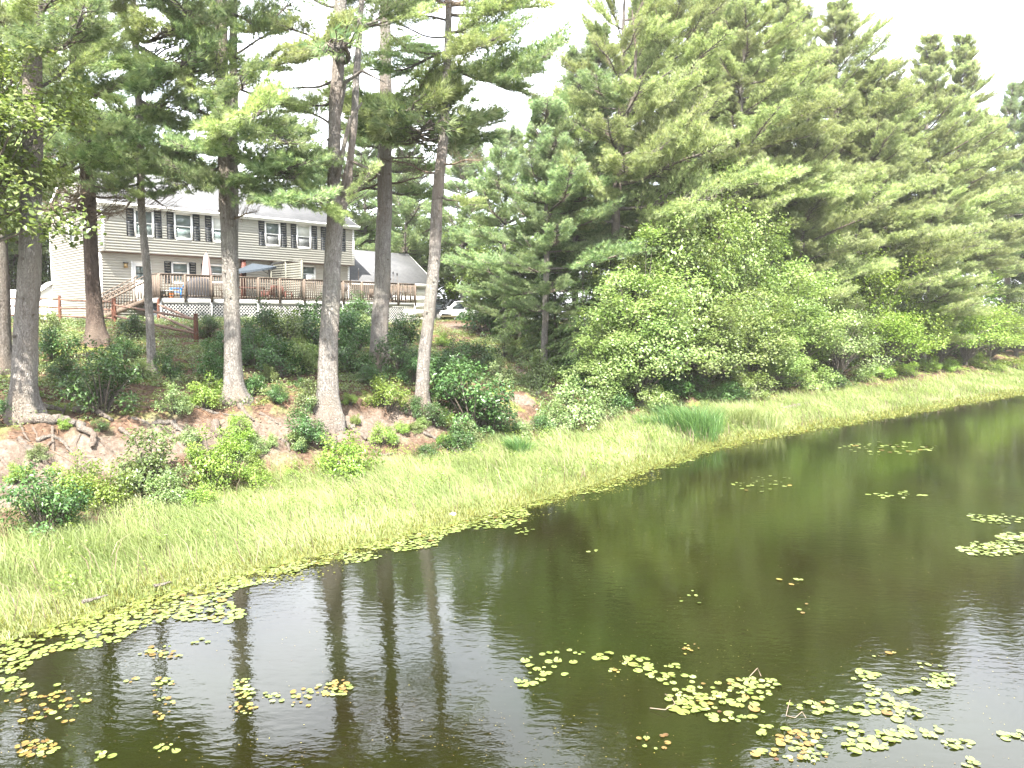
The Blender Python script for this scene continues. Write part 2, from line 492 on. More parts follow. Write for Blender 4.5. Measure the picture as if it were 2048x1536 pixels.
def leaves(g, P, Nn, size, mi=0, tone=None, aspect=0.62, fold=0.18):
    """folded diamond leaves: P centres, Nn normals"""
    k = len(P)
    if tone is None: tone = rng.random(k)
    size = np.broadcast_to(size, (k,))[:, None]
    Nn = nrm(Nn); u = nrm(np.cross(Nn, rng.standard_normal((k, 3)))); w = np.cross(Nn, u)
    a = P - u * size * 0.5; b_ = P + u * size * 0.5
    l = P + w * size * aspect * 0.5 + Nn * size * fold - u * size * 0.06; r = P - w * size * aspect * 0.5 + Nn * size * fold - u * size * 0.06
    V = np.stack([a, r, b_, l], 1).reshape(-1, 3)
    i = np.arange(k)[:, None] * 4
    T = np.concatenate([i + [0, 1, 2], i + [0, 2, 3]], 1).reshape(-1, 3)
    g.add(V, T, mi, np.repeat(tone, 4))

# ---- pine boughs: 4 m long along +X, needle brushes on side twigs
def needles(g, P, D, n, ln, wd, mi, spread=0.75, up=0.15, tone=None):
    k = len(P)
    if tone is None: tone = rng.random(k)
    P = np.repeat(P, n, 0); D = np.repeat(nrm(D), n, 0); tn = np.repeat(tone, n, 0)
    d = nrm(D + spread * nrm(rng.standard_normal(D.shape)) + np.array([0, 0, up]))
    L = ln * (0.7 + 0.6 * rng.random((len(P), 1)))
    w = nrm(np.cross(d, rng.standard_normal(d.shape))) * wd * 0.5
    V = np.stack([P - w, P + w, P + d * L], 1).reshape(-1, 3)
    T = np.arange(len(P) * 3).reshape(-1, 3)
    g.add(V, T, mi, np.repeat(np.clip(tn + 0.12 * rng.standard_normal(len(tn)), 0, 1), 3))

def bough(kind, needle_mat, bark='pine_bark_dark', dens=1.0, nn=15, wd=0.015):
    g = G(); L = 4.0
    sag = rng.uniform(-0.25, 0.15)
    s = np.linspace(0, 1, 14)
    ax = np.stack([L * s, 0.16 * np.sin(s * 5 + rng.uniform(0, 6)) * s, sag * np.sin(s * math.pi) + 0.25 * s ** 3 + 0.05 * np.sin(s * 9 + rng.uniform(0, 6))], 1)
    g.tube(ax, 0.05 * (1 - s) ** 0.8 + 0.008, 5, 0, 0.5)
    TP = []; TD = []
    f0 = {'lush': 0.16, 'sparse': 0.45, 'dead': 0.12, 'tuft': 0.55}[kind]
    pos = np.arange(f0, 1.0, 0.034 if kind != 'dead' else 0.045)
    for q in pos:
        for side in (-1, 1):
            if rng.random() < (0.12 if kind == 'lush' else 0.35): continue
            p0 = np.array([np.interp(q, s, ax[:, j]) for j in range(3)])
            ang = R(rng.uniform(34, 66)) * side
            prof = min(1.0, (q - f0) / 0.22 + 0.25) * (1.05 - q) ** 0.6
            ln = (0.42 * L if kind != 'tuft' else 0.25 * L) * prof * rng.uniform(0.6, 1.1)
            if ln < 0.12: continue
            d = np.array([math.cos(ang), math.sin(ang), rng.uniform(-0.18, 0.36)])
            m_ = max(4, int(ln / 0.14)); ss = np.linspace(0, 1, m_)[:, None]
            pts = p0 + d * ln * ss + np.array([0.25 * ln, 0, 0.18 * ln]) * ss ** 2
            pts[:, 2] += 0.04 * np.sin(ss[:, 0] * 7 + rng.uniform(0, 6))
            g.tube(pts, 0.014 * (1 - ss[:, 0]) + 0.004, 3, 0, 0.5, cap=False)
            if kind == 'dead':
                for _ in range(4):
                    f = rng.uniform(0.3, 1); a_ = pts[0] + (pts[-1] - pts[0]) * f
                    e = a_ + nrm(d + 0.8 * rng.standard_normal(3)) * ln * 0.4
                    g.tube(np.stack([a_, (a_ + e) / 2 + 0.03 * rng.standard_normal(3), e]), [0.006, 0.005, 0.003], 3, 0, 0.5, cap=False)
                continue
            # tertiary twigs carry the brushes
            st = 0.30
            k = max(2, int(ln * (1 - st) / 0.085 * dens))
            for f in np.linspace(st, 1, k):
                pp = np.array([np.interp(f, ss[:, 0], pts[:, j]) for j in range(3)])
                TP.append(pp); TD.append(d + 0.3 * rng.standard_normal(3))
                if ln > 0.5:
                    for sd in (-1, 1):
                        tl = 0.24 * (1.1 - f) + 0.08
                        dd = nrm(d + sd * np.array([-d[1], d[0], 0]) * 0.9 + np.array([0, 0, rng.uniform(-0.1, 0.7)]))
                        e = pp + dd * tl * rng.uniform(0.7, 1.4)
                        TP.append(e); TD.append(dd)
                        if rng.random() < 0.5: TP.append((pp + e) / 2); TD.append(dd)
    if kind != 'dead':
        TP = np.array(TP); TD = np.array(TD)
        cl = 0.5 + 0.33 * vnoise(TP[:, 0], TP[:, 1], 3.1, rng.uniform(0, 9)) + 0.25 * rng.standard_normal(len(TP))
        needles(g, TP, TD, nn, 0.15, wd, 1, tone=np.clip(cl, 0, 1))
    me = g.build(None, [bark if kind != 'dead' else 'dead_twigs', needle_mat])
    return me
_build = G.build
def build_mesh_only(self, name, mats, parent=None, smooth=False):
    if name is None:
        o = _build(self, 'part_mesh', mats, None, smooth); me = o.data; bpy.data.objects.remove(o); return me
    return _build(self, name, mats, parent, smooth)
G.build = build_mesh_only

LUSH = [bough('lush', 'pine_needles') for _ in range(5)]
LUSHB = [bough('lush', 'pine_needles_blue') for _ in range(4)]
SPARSE = [bough('sparse', 'pine_needles') for _ in range(3)]
TUFT = [bough('tuft', 'pine_needles_blue') for _ in range(3)]
DEAD = [bough('dead', 'pine_needles') for _ in range(3)]
FARB = [bough('lush', 'pine_needles', dens=0.75, nn=9, wd=0.026) for _ in range(4)]
KINDS_B = {'L': LUSH, 'B': LUSHB, 'S': SPARSE, 'T': TUFT, 'D': DEAD, 'F': FARB}

def q_dir(d, roll=0.0):
    d = Vector(d).normalized()
    q = d.to_track_quat('X', 'Z')
    return q @ Quaternion((1, 0, 0), roll)

def add_branch(root, p0, p1, kind, width=1.0, roll=0.6):
    """a bough from p0 to p1 (world), parented to the tree; shares its mesh"""
    p0 = Vector(p0); p1 = Vector(p1); d = p1 - p0
    me = random.choice(KINDS_B[kind])
    sc = d.length / 4.0
    wide = max(sc, 0.85) * width
    return inst('branch', me, root, p0 - root.location, q_dir(d, (0.42 if roll > 0.3 else 0.18) * (1 if d.x > 0 else -1) + random.uniform(-roll, roll) * 0.7), (sc, wide, wide))

def trunk_mesh(root, pts, rad, bark, flare=1.0, sides=22, name='trunk', extra=None, knots=0):
    """tapered trunk through world points, with bark ridges and buttressed foot"""
    pts = np.asarray(pts, float); rad = np.asarray(rad, float)
    L = np.concatenate([[0], np.cumsum(np.linalg.norm(np.diff(pts, axis=0), axis=1))])
    k = max(14, int(L[-1] / 0.28)); u = np.linspace(0, L[-1], k)
    u = np.concatenate([[0, 0.08, 0.18, 0.32, 0.5, 0.75], u[u > 1.0]])
    P = np.stack([np.interp(u, L, pts[:, j]) for j in range(3)], 1)
    Rr = np.interp(u, L, rad)
    P[1:-1, 0] += 0.012 * np.sin(u[1:-1] * 1.9 + pts[0, 0]); P[1:-1, 1] += 0.012 * np.cos(u[1:-1] * 1.6 + pts[0, 1])
    th = np.arange(sides) * 2 * math.pi / sides
    ph = rng.uniform(0, 6)
    V = []
    col_r = 0.035 * rng.standard_normal(sides)
    for i in range(len(u)):
        fl = flare * 0.55 * math.exp(-u[i] / 0.32)
        lob = 1 + fl * (0.65 + 0.6 * np.maximum(0, np.sin(th * 2.5 + ph) ) + 0.35 * np.sin(th * 5 + ph * 2)) + col_r + 0.025 * rng.standard_normal(sides)
        rr = Rr[i] * lob
        V.append(np.stack([P[i, 0] + rr * np.cos(th), P[i, 1] + rr * np.sin(th), np.full(sides, P[i, 2])], 1))
    V = np.array(V); V[0, :, 2] -= 0.45
    n = len(u)
    i = np.arange(n - 1)[:, None] * sides; j = np.arange(sides)[None]; j2 = (j + 1) % sides
    Q = np.stack([i + j, i + j2, i + sides + j2, i + sides + j], -1).reshape(-1, 4)
    g = G(); g.add(V.reshape(-1, 3) - np.array(root.location), Q, 0)
    if extra: extra(g)
    o = g.build(name, [bark, 'dead_twigs', 'drift_wood'], root, smooth=True)
    for _ in range(knots * 3):
        f = rng.uniform(1.5, L[-1] * 0.5); a_ = rng.uniform(math.pi, 2 * math.pi)
        p = np.array([np.interp(f, L, pts[:, q]) for q in range(3)]); r_ = np.interp(f, L, rad)
        e = np.array([math.cos(a_), math.sin(a_), 0.25])
        kg = G(); kg.tube(np.stack([p + e * r_ * 0.7, p + e * (r_ + 0.05)]) - np.array(root.location), np.array([1, 0.7]) * rng.uniform(0.025, 0.06), 8, 0)
        kg.build('branch_stub', 'drift_wood', root)
    return o

# ------------------------------------------------------------------ terrain and water
def grid_mesh(name, xs, ys, zf, mat, kind='structure', attrs=None):
    X, Y = np.meshgrid(xs, ys)
    Z = zf(X, Y)
    nx, ny = len(xs), len(ys)
    i = np.arange(ny - 1)[:, None] * nx; j = np.arange(nx - 1)[None]
    Q = np.stack([i + j, i + j + 1, i + nx + j + 1, i + nx + j], -1).reshape(-1, 4)
    g = G(); g.add(np.stack([X, Y, Z], -1).reshape(-1, 3), Q)
    o = g.build(name, mat, None, True)
    for k, f in (attrs or {}).items():
        a = o.data.attributes.new(k, 'FLOAT', 'POINT')
        a.data.foreach_set('value', f(X, Y).astype(np.float32).ravel())
    o['kind'] = kind
    return o

def sand_w(X, Y):
    s = s_in(X, Y); t, _ = ts(X, Y)
    w = np.clip(1 - np.abs(s - 6.9) / 2.3, 0, 1) * np.clip(1.1 - np.maximum(0, t - 17) / 8, 0.15, 1)
    # trodden path down the slope and the drive by the garage
    for (px, py, r) in ((1040, 745, 0.9), (1032, 715, 1.1), (1010, 695, 1.0), (985, 672, 1.5), (1045, 800, 0.9), (930, 655, 2.5), (1060, 850, 0.9)):
        p = on(px, py); w = np.maximum(w, np.clip(1.3 - np.hypot(X - p[0], Y - p[1]) / r, 0, 1))
    return w * 0.75

def marsh_w(X, Y):
    s = s_in(X, Y)
    return np.clip(1 - (s - 3.6) / 1.2, 0, 1)

xs = np.concatenate([np.linspace(-900, -60, 22)[:-1], np.linspace(-60, -26, 60)[:-1], np.linspace(-26, 16, 420)[:-1], np.linspace(16, 60, 160)[:-1], np.linspace(60, 900, 28)])
ys = np.concatenate([np.linspace(-60, 6, 30)[:-1], np.linspace(6, 40, 340)[:-1], np.linspace(40, 110, 200)[:-1], np.linspace(110, 1500, 34)])
grid_mesh('ground', xs, ys, terrain, 'forest_floor', attrs={'sand': sand_w, 'marsh': marsh_w})
grid_mesh('pond_water', np.linspace(-400, 700, 12), np.linspace(-300, 700, 12), lambda X, Y: X * 0.0, 'pond_water')

# ------------------------------------------------------------------ the house
HT, HS, HZ = 14.4, 45.8, 5.0
def hl(t, S, z):
    return (t - HT, S - HS, z - HZ)
hx, hy = xy(HT, HS)
house = empty('house', (hx, hy, HZ), 'two storey beige clapboard house with dark shutters behind the long deck', 'house', rz=R(45))

def clap(g, o, d, L, z0, z1, nrm2, holes=(), course=0.15, clip=None, mi=0):
    """lapped siding courses on a wall starting at o=(x,y), running along d, facing nrm2"""
    z = z0; o = np.array(o, float); d = np.array(d, float); n = np.array(nrm2, float)
    while z < z1 - 0.01:
        zt = min(z + course, z1)
        a, b_ = 0.0, L
        if clip: a, b_ = clip(0.5 * (z + zt))
        cuts = sorted([(h[0], h[1]) for h in holes if h[2] < zt - 0.02 and h[3] > z + 0.02])
        segs = []; cur = a
        for h0, h1 in cuts:
            if h0 > cur: segs.append((cur, min(h0, b_)))
            cur = max(cur, h1)
        if cur < b_: segs.append((cur, b_))
        for s0, s1 in segs:
            if s1 - s0 < 0.01: continue
            p = [o + d * s0, o + d * s1]
            V = [[*(p[0] + n * 0.045), z], [*(p[1] + n * 0.045), z], [*(p[1] + n * 0.004), zt], [*(p[0] + n * 0.004), zt],
                 [*(p[0] + n * 0.004), z], [*(p[1] + n * 0.004), z]]
            g.add(V, [[0, 1, 2, 3], [4, 5, 1, 0]], mi)
        z = zt

UW, UH = 1.04, 1.50          # upper windows
front_windows = []
for px, py in ((288, 447), (366.5, 453.5), (441, 461), (545, 468), (607.5, 472), (666, 478)):
    t, z = on_S(px, py, HS)
    front_windows.append((t - HT, z - HZ))
zc_up = sum(w[1] for w in front_windows) / 6
front_windows = [(w[0], zc_up) for w in front_windows]
LWIN = []                    # lower storey: x centre, z centre, w, h
SL = 46.45                   # lower wall plane
for px, py, w, h in ((360.5, 546, 1.0, 1.25), (440, 548, 1.5, 1.1), (617, 548, 1.0, 1.1)):
    t, z = on_S(px, py, SL); LWIN.append((t - HT, z - HZ, w, h))
t, z = on_S(283, 560, SL); DOORX = t - HT
LEN = 16.0; DEP = 9.8
ZO, ZE = 3.74, 6.42          # overhang bottom, eave (above base)
LY = SL - HS
UO = 0.0
holes_up = [(x - UW / 2, x + UW / 2, zc_up - UH / 2, zc_up + UH / 2) for x, _ in front_windows]
holes_lo = [(x - w / 2, x + w / 2, z - h / 2, z + h / 2) for x, z, w, h in LWIN] + [(DOORX - 0.5, DOORX + 0.5, 1.15, 3.3)]
g = G()
clap(g, (0, 0), (1, 0), LEN, ZO, ZE, (0, -1), holes_up)
clap(g, (0, LY), (1, 0), LEN, 0.0, ZO, (0, -1), holes_lo)
# gable ends
RISE = 2.45
def gclip(a0, a1):
    mid = (a0 + a1) / 2; hw = (a1 - a0) / 2
    def f(z):
        if z < ZE: return a0, a1
        k = 1 - (z - ZE) / RISE
        return mid - hw * k, mid + hw * k
    return f
gw_y = []
for px in (142,):
    d_ = ray(px, 460)
    # plane t = HT
    k = HT * S2 / (d_[0] + d_[1]); p = np.array([0, 0, H]) + d_ * k
    gw_y.append(((p[1] - p[0]) / S2 - HS, p[2] - HZ))
GWY, GWZ = gw_y[0]
clap(g, (0, DEP), (0, -1), DEP, ZO, ZE + RISE, (-1, 0), [(DEP - GWY - 0.42, DEP - GWY + 0.42, GWZ - 0.75, GWZ + 0.75)], clip=gclip(0, DEP))
clap(g, (0, DEP), (0, -1), DEP - LY, -0.1, ZO, (-1, 0))
clap(g, (LEN, 0), (0, 1), DEP, ZO, ZE + RISE, (1, 0), clip=gclip(0, DEP))
clap(g, (LEN, LY), (0, 1), DEP - LY, 0.0, ZO, (1, 0))
o = g.build('siding', 'vinyl_siding', house); o['kind'] = 'stuff'
# solid core behind the siding (keeps daylight out), with the window openings left as recesses
g = G()
g.box(0.02, LEN - 0.02, 0.28, DEP - 0.02, ZO + 0.02, ZE)
g.box(0.02, LEN - 0.02, LY + 0.28, DEP - 0.02, -0.4, ZO + 0.02)
g.build('interior_core', 'unlit_dark', house)
g = G()
def reveal(g, holes, y0, z0, z1, L):
    """sheathing right behind the clapboards, pierced by the openings"""
    xs_ = sorted(set([0.0, L] + [h[0] for h in holes] + [h[1] for h in holes]))
    for a, b_ in zip(xs_[:-1], xs_[1:]):
        hh = [h for h in holes if h[0] <= a + 1e-6 and h[1] >= b_ - 1e-6]
        if hh:
            g.box(a, b_, y0, y0 + 0.25, z0, hh[0][2]); g.box(a, b_, y0, y0 + 0.25, hh[0][3], z1)
        else: g.box(a, b_, y0, y0 + 0.25, z0, z1)
reveal(g, holes_up, 0.003, ZO, ZE, LEN)
reveal(g, holes_lo, LY + 0.003, -0.3, ZO - 0.02, LEN)
g.build('wall', 'vinyl_siding', house)
g = G()
g.box(0.06, LEN - 0.06, 0.03, LY + 0.003, ZO - 0.03, ZO - 0.004)
g.build('soffit', 'soffit_brown', house)
g = G()
g.box(0.0, LEN, LY + 0.004, DEP, -0.9, -0.1); g.build('foundation', 'foundation', house)
# roof
OV = 0.32
def roof(parent, x0, x1, y0, y1, ze, rise, name='roof', ov=OV, th=0.12):
    mid = (y0 + y1) / 2; hw = (y1 - y0) / 2; sl = rise / hw
    r = None
    for sgn in (-1, 1):
        ang = math.atan(sl); ln = math.hypot(hw + ov, (hw + ov) * sl)
        me = G(); me.box(x0, x1, 0, ln, 0, th)
        o = me.build(name, 'roof_shingles', parent)
        if sgn < 0:
            o.location = (0, y0 - ov, ze - ov * sl); o.rotation_euler = (ang, 0, 0)
        else:
            o.location = (x0 + x1, y1 + ov, ze - ov * sl); o.rotation_euler = (ang, 0, math.pi)
        r = r or o
    return r
rf = roof(house, -0.25, LEN + 0.25, 0, DEP, ZE + 0.02, RISE)
g = G(); sl = RISE / (DEP / 2); zz = ZE + 0.02 - OV * sl
g.box(-0.27, LEN + 0.27, -OV - 0.03, -OV, zz - 0.10, zz + 0.12); g.build('fascia', 'white_trim', house)
g = G(); P_ = [[-0.28, -OV - 0.03, zz + 0.06], [LEN + 0.28, -OV - 0.03, zz + 0.06]]
g.box(-0.28, LEN + 0.28, -OV - 0.13, -OV - 0.035, zz - 0.02, zz + 0.10); g.build('gutter', 'white_trim', house)
g = G(); g.box(-0.2, LEN + 0.2, -OV, 0.0, zz - 0.1, zz - 0.08); g.build('eave_soffit', 'white_trim', house)
for x_ in (-0.26, LEN + 0.26):
    for sg in (0, 1):
        g = G(); y_a = -OV if sg == 0 else DEP + OV
        g.beam((x_, y_a, zz + 0.02), (x_, DEP / 2, ZE + RISE + 0.02), 0.03, 0.2); g.build('rake_board', 'white_trim', house)
# corner boards
for (x_, y_, a, b_) in ((0, 0, ZO, ZE), (0, LY, 0, ZO - 0.03), (LEN, 0, ZO, ZE), (LEN, LY, 0, ZO - 0.03), (0, DEP, 0, ZE)):
    g = G(); sx = -1 if x_ == 0 else 1
    g.box(min(x_, x_ + sx * 0.035), max(x_, x_ + sx * 0.035), y_ - 0.035, y_ + 0.09, a, b_)
    g.box(x_ - 0.10 if sx > 0 else x_, x_ if sx > 0 else x_ + 0.10, y_ - 0.035, y_ + 0.003, a, b_)
    g.build('corner_board', 'white_trim', house)

def window(parent, x, z, w, h, y, pane_top='window_glass', pane_bot='window_glass', rot=None, name='window'):
    """double hung: frame > two panes, meeting rail"""
    g = G(); f = 0.085; y0 = y - 0.045; y1 = y + 0.08
    X0, X1, Z0, Z1 = x - w / 2, x + w / 2, z - h / 2, z + h / 2
    g.box(X0 - 0.02, X0 + f, y0, y1, Z0, Z1); g.box(X1 - f, X1 + 0.02, y0, y1, Z0, Z1)
    g.box(X0 + f, X1 - f, y0, y1, Z1 - f, Z1 + 0.02); g.box(X0 + f, X1 - f, y0 - 0.02, y1, Z0 - 0.03, Z0 + f)
    o = g.build(name, 'white_vinyl', parent)
    gr = G(); gr.box(X0 + f, X1 - f, y + 0.0, y + 0.05, z - 0.03, z + 0.03); gr.build('meeting_rail', 'white_vinyl', o)
    gp = G(); gp.box(X0 + f, X1 - f, y + 0.03, y + 0.045, z + 0.03, Z1 - f); gp.build('pane', pane_top, o)
    gp = G(); gp.box(X0 + f, X1 - f, y + 0.045, y + 0.06, Z0 + f, z - 0.03); gp.build('pane', pane_bot, o)
    if rot: o.location, o.rotation_euler = rot
    return o

def shutter(parent, x, z, w, h, y):
    g = G(); f = 0.05
    X0, X1, Z0, Z1 = x - w / 2, x + w / 2, z - h / 2, z + h / 2
    g.box(X0, X0 + f, y - 0.055, y - 0.024, Z0, Z1); g.box(X1 - f, X1, y - 0.055, y - 0.024, Z0, Z1)
    for a in (Z0, z - f / 2, Z1 - f): g.box(X0 + f, X1 - f, y - 0.055, y - 0.024, a, a + f)
    q = Z0 + f
    while q < Z1 - f - 0.02:
        M = Matrix.Translation((x, y - 0.038, q + 0.02)) @ Matrix.Rotation(R(35), 4, 'X')
        g.box(-(w / 2 - f), w / 2 - f, -0.016, 0.016, -0.003, 0.003, M=M); q += 0.035
    g.box(X0 + f, X1 - f, y - 0.026, y - 0.023, Z0 + f, Z1 - f)
    return g.build('shutter', 'shutter_paint', parent)

for i, (x, z) in enumerate(front_windows):
    o = window(house, x, z, UW, UH, 0.0, pane_bot='window_screen' if i in (3, 4) else 'window_glass', pane_top='curtain' if i in (2, 4) else 'window_glass')
    for sd in (-1, 1): shutter(house, x + sd * (UW / 2 + 0.23), z, 0.40, UH + 0.03, 0.0)
for i, (x, z, w, h) in enumerate(LWIN):
    window(house, x, z, w, h, LY)
    if i < 2:
        for sd in (-1, 1): shutter(house, x + sd * (w / 2 + 0.23), z, 0.38, h + 0.02, LY)
shutter(house, 14.9, zc_up, 0.40, UH, 0.0) if False else None
x, z, w, h = LWIN[2]
g = G(); g.box(x - 0.28, x + 0.28, LY - 0.30, LY - 0.03, z - h / 2 + 0.05, z - 0.06); ac = g.build('air_conditioner', 'white_trim', house)
g = G()
for k in range(7): g.box(x - 0.24, x + 0.24, LY - 0.312, LY - 0.30, z - h / 2 + 0.09 + k * 0.055, z - h / 2 + 0.11 + k * 0.055)
g.build('grille', 'black_metal', ac)
shutter(house, LWIN[2][0] + 1.75, z, 0.38, 0.6, LY)
# back door
g = G(); x = DOORX
g.box(x - 0.55, x - 0.43, LY - 0.04, LY + 0.05, 1.15, 3.34); g.box(x + 0.43, x + 0.55, LY - 0.04, LY + 0.05, 1.15, 3.34); g.box(x - 0.43, x + 0.43, LY - 0.04, LY + 0.05, 3.24, 3.34)
g.build('door_frame', 'white_trim', house)
g = G(); g.box(x - 0.43, x + 0.43, LY + 0.0, LY + 0.045, 1.17, 2.25); g.box(x - 0.43, x - 0.28, LY, LY + 0.045, 2.25, 3.24); g.box(x + 0.28, x + 0.43, LY, LY + 0.045, 2.25, 3.24); g.box(x - 0.28, x + 0.28, LY, LY + 0.045, 3.05, 3.24)
g.box(x - 0.3, x - 0.03, LY - 0.012, LY, 1.35, 2.1); g.box(x + 0.03, x + 0.3, LY - 0.012, LY, 1.35, 2.1)
dr = g.build('door', 'white_vinyl', house)
for a in (-0.28, 0.005):
    for c_ in (2.25, 2.66):
        gg = G(); gg.box(x + a + 0.012, x + a + 0.263, LY + 0.02, LY + 0.03, c_ + 0.012, c_ + 0.38); gg.build('pane', 'window_glass', dr)
gg = G(); gg.tube([[x + 0.36, LY - 0.06, 2.12], [x + 0.36, LY, 2.12]], [0.035, 0.02], 8); gg.build('handle', 'brass', dr)
t, z = on_S(250.5, 530, SL)
g = G(); g.box(t - HT - 0.09, t - HT + 0.09, LY - 0.16, LY - 0.02, z - HZ - 0.16, z - HZ + 0.1); lt = g.build('wall_lantern', 'brass', house)
g = G(); g.box(t - HT - 0.13, t - HT + 0.13, LY - 0.19, LY - 0.01, z - HZ + 0.1, z - HZ + 0.14); g.build('lantern_cap', 'black_metal', lt)
# gable window
g = G(); f = 0.08
o = window(house, 0, 0, 0.84, 1.5, 0.0, pane_top='window_screen', pane_bot='window_glass', rot=((0, GWY, GWZ), (0, 0, R(-90))))
# bulkhead lean-to at the back corner of the gable
g = G()
y0, y1 = DEP + 0.1, DEP + 1.4
g.add([[-1.0, y0, -0.3], [-1.0, y1, -0.3], [-1.0, y1, 1.5], [-1.0, y0, 1.5], [0, y0, -0.3], [0, y1, -0.3], [0, y1, 2.3], [0, y0, 2.3]],
      [[0, 3, 2, 1], [0, 4, 7, 3], [1, 2, 6, 5], [3, 7, 6, 2]])
g.build('entry_lean_to', 'white_trim', house)
g = G(); g.beam((-1.25, (y0 + y1) / 2, 1.38), (0.1, (y0 + y1) / 2, 2.42), 1.7, 0.06); g.build('lean_to_roof', 'white_trim', house)
# red-brown post by the back wall
g = G(); t, z = on_S(487, 540, SL - 0.5); g.box(t - HT - 0.13, t - HT + 0.13, LY - 0.60, LY - 0.36, 1.1, ZO - 0.04); g.build('porch_post', 'red_brown_wood', house)

# one-storey garage wing to the right
WX0, WX1 = 16.02, 23.4
wx, wy = xy(HT + WX0, SL)
wing = empty('garage', (wx, wy, HZ), 'single storey beige garage wing with pale grey roof right of the house', 'garage', rz=R(45))
WL = WX1 - WX0; WD = 6.6; WZ = 2.75; WR = 2.35
g = G()
clap(g, (0, 0), (1, 0), WL, 0.25, WZ, (0, -1))
clap(g, (WL, 0), (0, 1), WD, 0.25, WZ + WR, (1, 0), clip=lambda z: (0, WD) if z < WZ else (WD / 2 * (z - WZ) / WR, WD - WD / 2 * (z - WZ) / WR))
o = g.build('siding', 'vinyl_siding', wing); o['kind'] = 'stuff'
g = G(); g.box(0.0, WL - 0.02, 0.004, WD, 0.0, WZ); g.build('wall', 'vinyl_siding', wing)
g = G(); g.box(-0.01, WL + 0.01, -0.02, WD, -0.7, 0.24); g.build('foundation', 'foundation', wing)
roof(wing, 0.0, WL + 0.25, 0, WD, WZ + 0.02, WR)
sl = WR / (WD / 2); zz = WZ + 0.02 - OV * sl
g = G(); g.box(0.0, WL + 0.27, -OV - 0.05, -OV, zz - 0.08, zz + 0.14); g.build('fascia', 'white_trim', wing)
for sg in (0, 1):
    g = G(); g.beam((WL + 0.27, -OV if sg == 0 else WD + OV, zz + 0.03), (WL + 0.27, WD / 2, WZ + WR + 0.03), 0.03, 0.2); g.build('rake_board', 'white_trim', wing)
g = G(); g.box(WL - 0.12, WL, -0.03, 0.0, 0.25, WZ - 0.1); g.build('corner_board', 'white_trim', wing)
g = G(); g.box(3.6, 6.9, -0.035, 0.0, 0.26, 2.35); gd = g.build('garage_door', 'white_vinyl', wing)
for k in range(4):
    g = G(); g.box(3.7, 6.8, -0.055, -0.036, 0.31 + k * 0.51, 0.75 + k * 0.51); g.build('panel', 'white_vinyl', gd)

# ------------------------------------------------------------------ the deck
DS = 42.3
DT0 = on_S(318, 600, DS)[0]; DT1 = on_S(830, 605, DS)[0]
DZ = 6.2
dx, dy = xy(DT0, DS)
deck = empty('deck', (dx, dy, 4.9), 'long raised wooden deck with baluster railing and white lattice skirt', 'deck', rz=R(45))
def dl(z): return z - 4.9
DL = DT1 - DT0; DW = SL - DS - 0.03
g = G()
for k in range(30):
    a = k * DW / 30
    g.box(0, DL, a + 0.004, a + DW / 30 - 0.004, dl(DZ) - 0.04, dl(DZ))
o = g.build('floor_boards', 'deck_boards', deck); o['kind'] = 'stuff'
g = G(); g.box(0, DL, -0.04, 0.0, dl(DZ) - 0.30, dl(DZ) - 0.04); g.box(-0.04, 0.0, -0.04, DW, dl(DZ) - 0.30, dl(DZ) - 0.04); g.build('skirt_board', 'white_wood', deck)
# lattice: crossing diagonal slats
def lattice(x0, x1, z0, z1, y):
    g = G(); sp = 0.185; w = 0.036
    h = z1 - z0
    for sg, yy in ((1, y), (-1, y - 0.011)):
        c = x0 - h
        while c < x1:
            a0, a1 = (c, c + h) if sg > 0 else (c + h, c)
            P0 = np.array([a0, z0]); P1 = np.array([a1, z1]); d = P1 - P0
            lo, hi = 0.0, 1.0
            for bnd, s_ in ((x0, 1), (x1, -1)):
                if d[0] != 0:
                    k = (bnd - P0[0]) / d[0]
                    if d[0] * s_ > 0: lo = max(lo, k)
                    else: hi = min(hi, k)
            if hi > lo + 0.01:
                A = P0 + d * lo; B = P0 + d * hi; n_ = np.array([-d[1], d[0]]) / np.hypot(*d) * w / 2
                V = [[A[0] - n_[0], yy, A[1] - n_[1]], [B[0] - n_[0], yy, B[1] - n_[1]], [B[0] + n_[0], yy, B[1] + n_[1]], [A[0] + n_[0], yy, A[1] + n_[1]]]
                V += [[v_[0], yy + 0.009, v_[2]] for v_ in V]
                g.add(V, [[0, 1, 2, 3], [7, 6, 5, 4], [0, 4, 5, 1], [2, 6, 7, 3]])
            c += sp
    o = g.build('lattice_panel', 'white_wood', deck); o['kind'] = 'stuff'
    return o
posts_px = [318, 369, 422, 471, 515.5, 558, 607, 648, 685, 722, 760, 795, 829]
px_t = [on_S(p, 590, DS)[0] - DT0 for p in posts_px]
for a, b_ in zip(px_t[:-1:2], px_t[2::2]):
    lattice(a + 0.07, b_ - 0.07, dl(4.75), dl(DZ) - 0.30, 0.0)
g0 = G(); g0.box(-0.06, 0.06, -0.055, -0.042, dl(4.7), dl(DZ) - 0.04); lp = g0.build('lattice_post', 'white_wood', deck)
lp.location = (px_t[0] + 0.06, 0, 0)
for a in px_t[2::2]:
    inst('lattice_post', lp.data, deck, (a, 0, 0))
g = G(); g.box(0.05, DL - 0.05, 1.2, 1.25, dl(4.4), dl(DZ) - 0.31); g.build('underdeck_shade_sheet', 'unlit_dark', deck)  # added dark sheet standing in for the shade under the deck
# railing
RZ0, RZ1 = dl(DZ) + 0.10, dl(DZ) + 1.22
g0 = G(); g0.box(-0.05, 0.05, -0.10, 0.0, dl(DZ) - 0.22, RZ1 + 0.02); pm = g0.build(None, 'weathered_wood')
for a in px_t: inst('post', pm, deck, (a, -0.041, 0))
g0 = G(); g0.box(-0.018, 0.018, -0.018, 0.018, 0, RZ1 - RZ0 - 0.02)
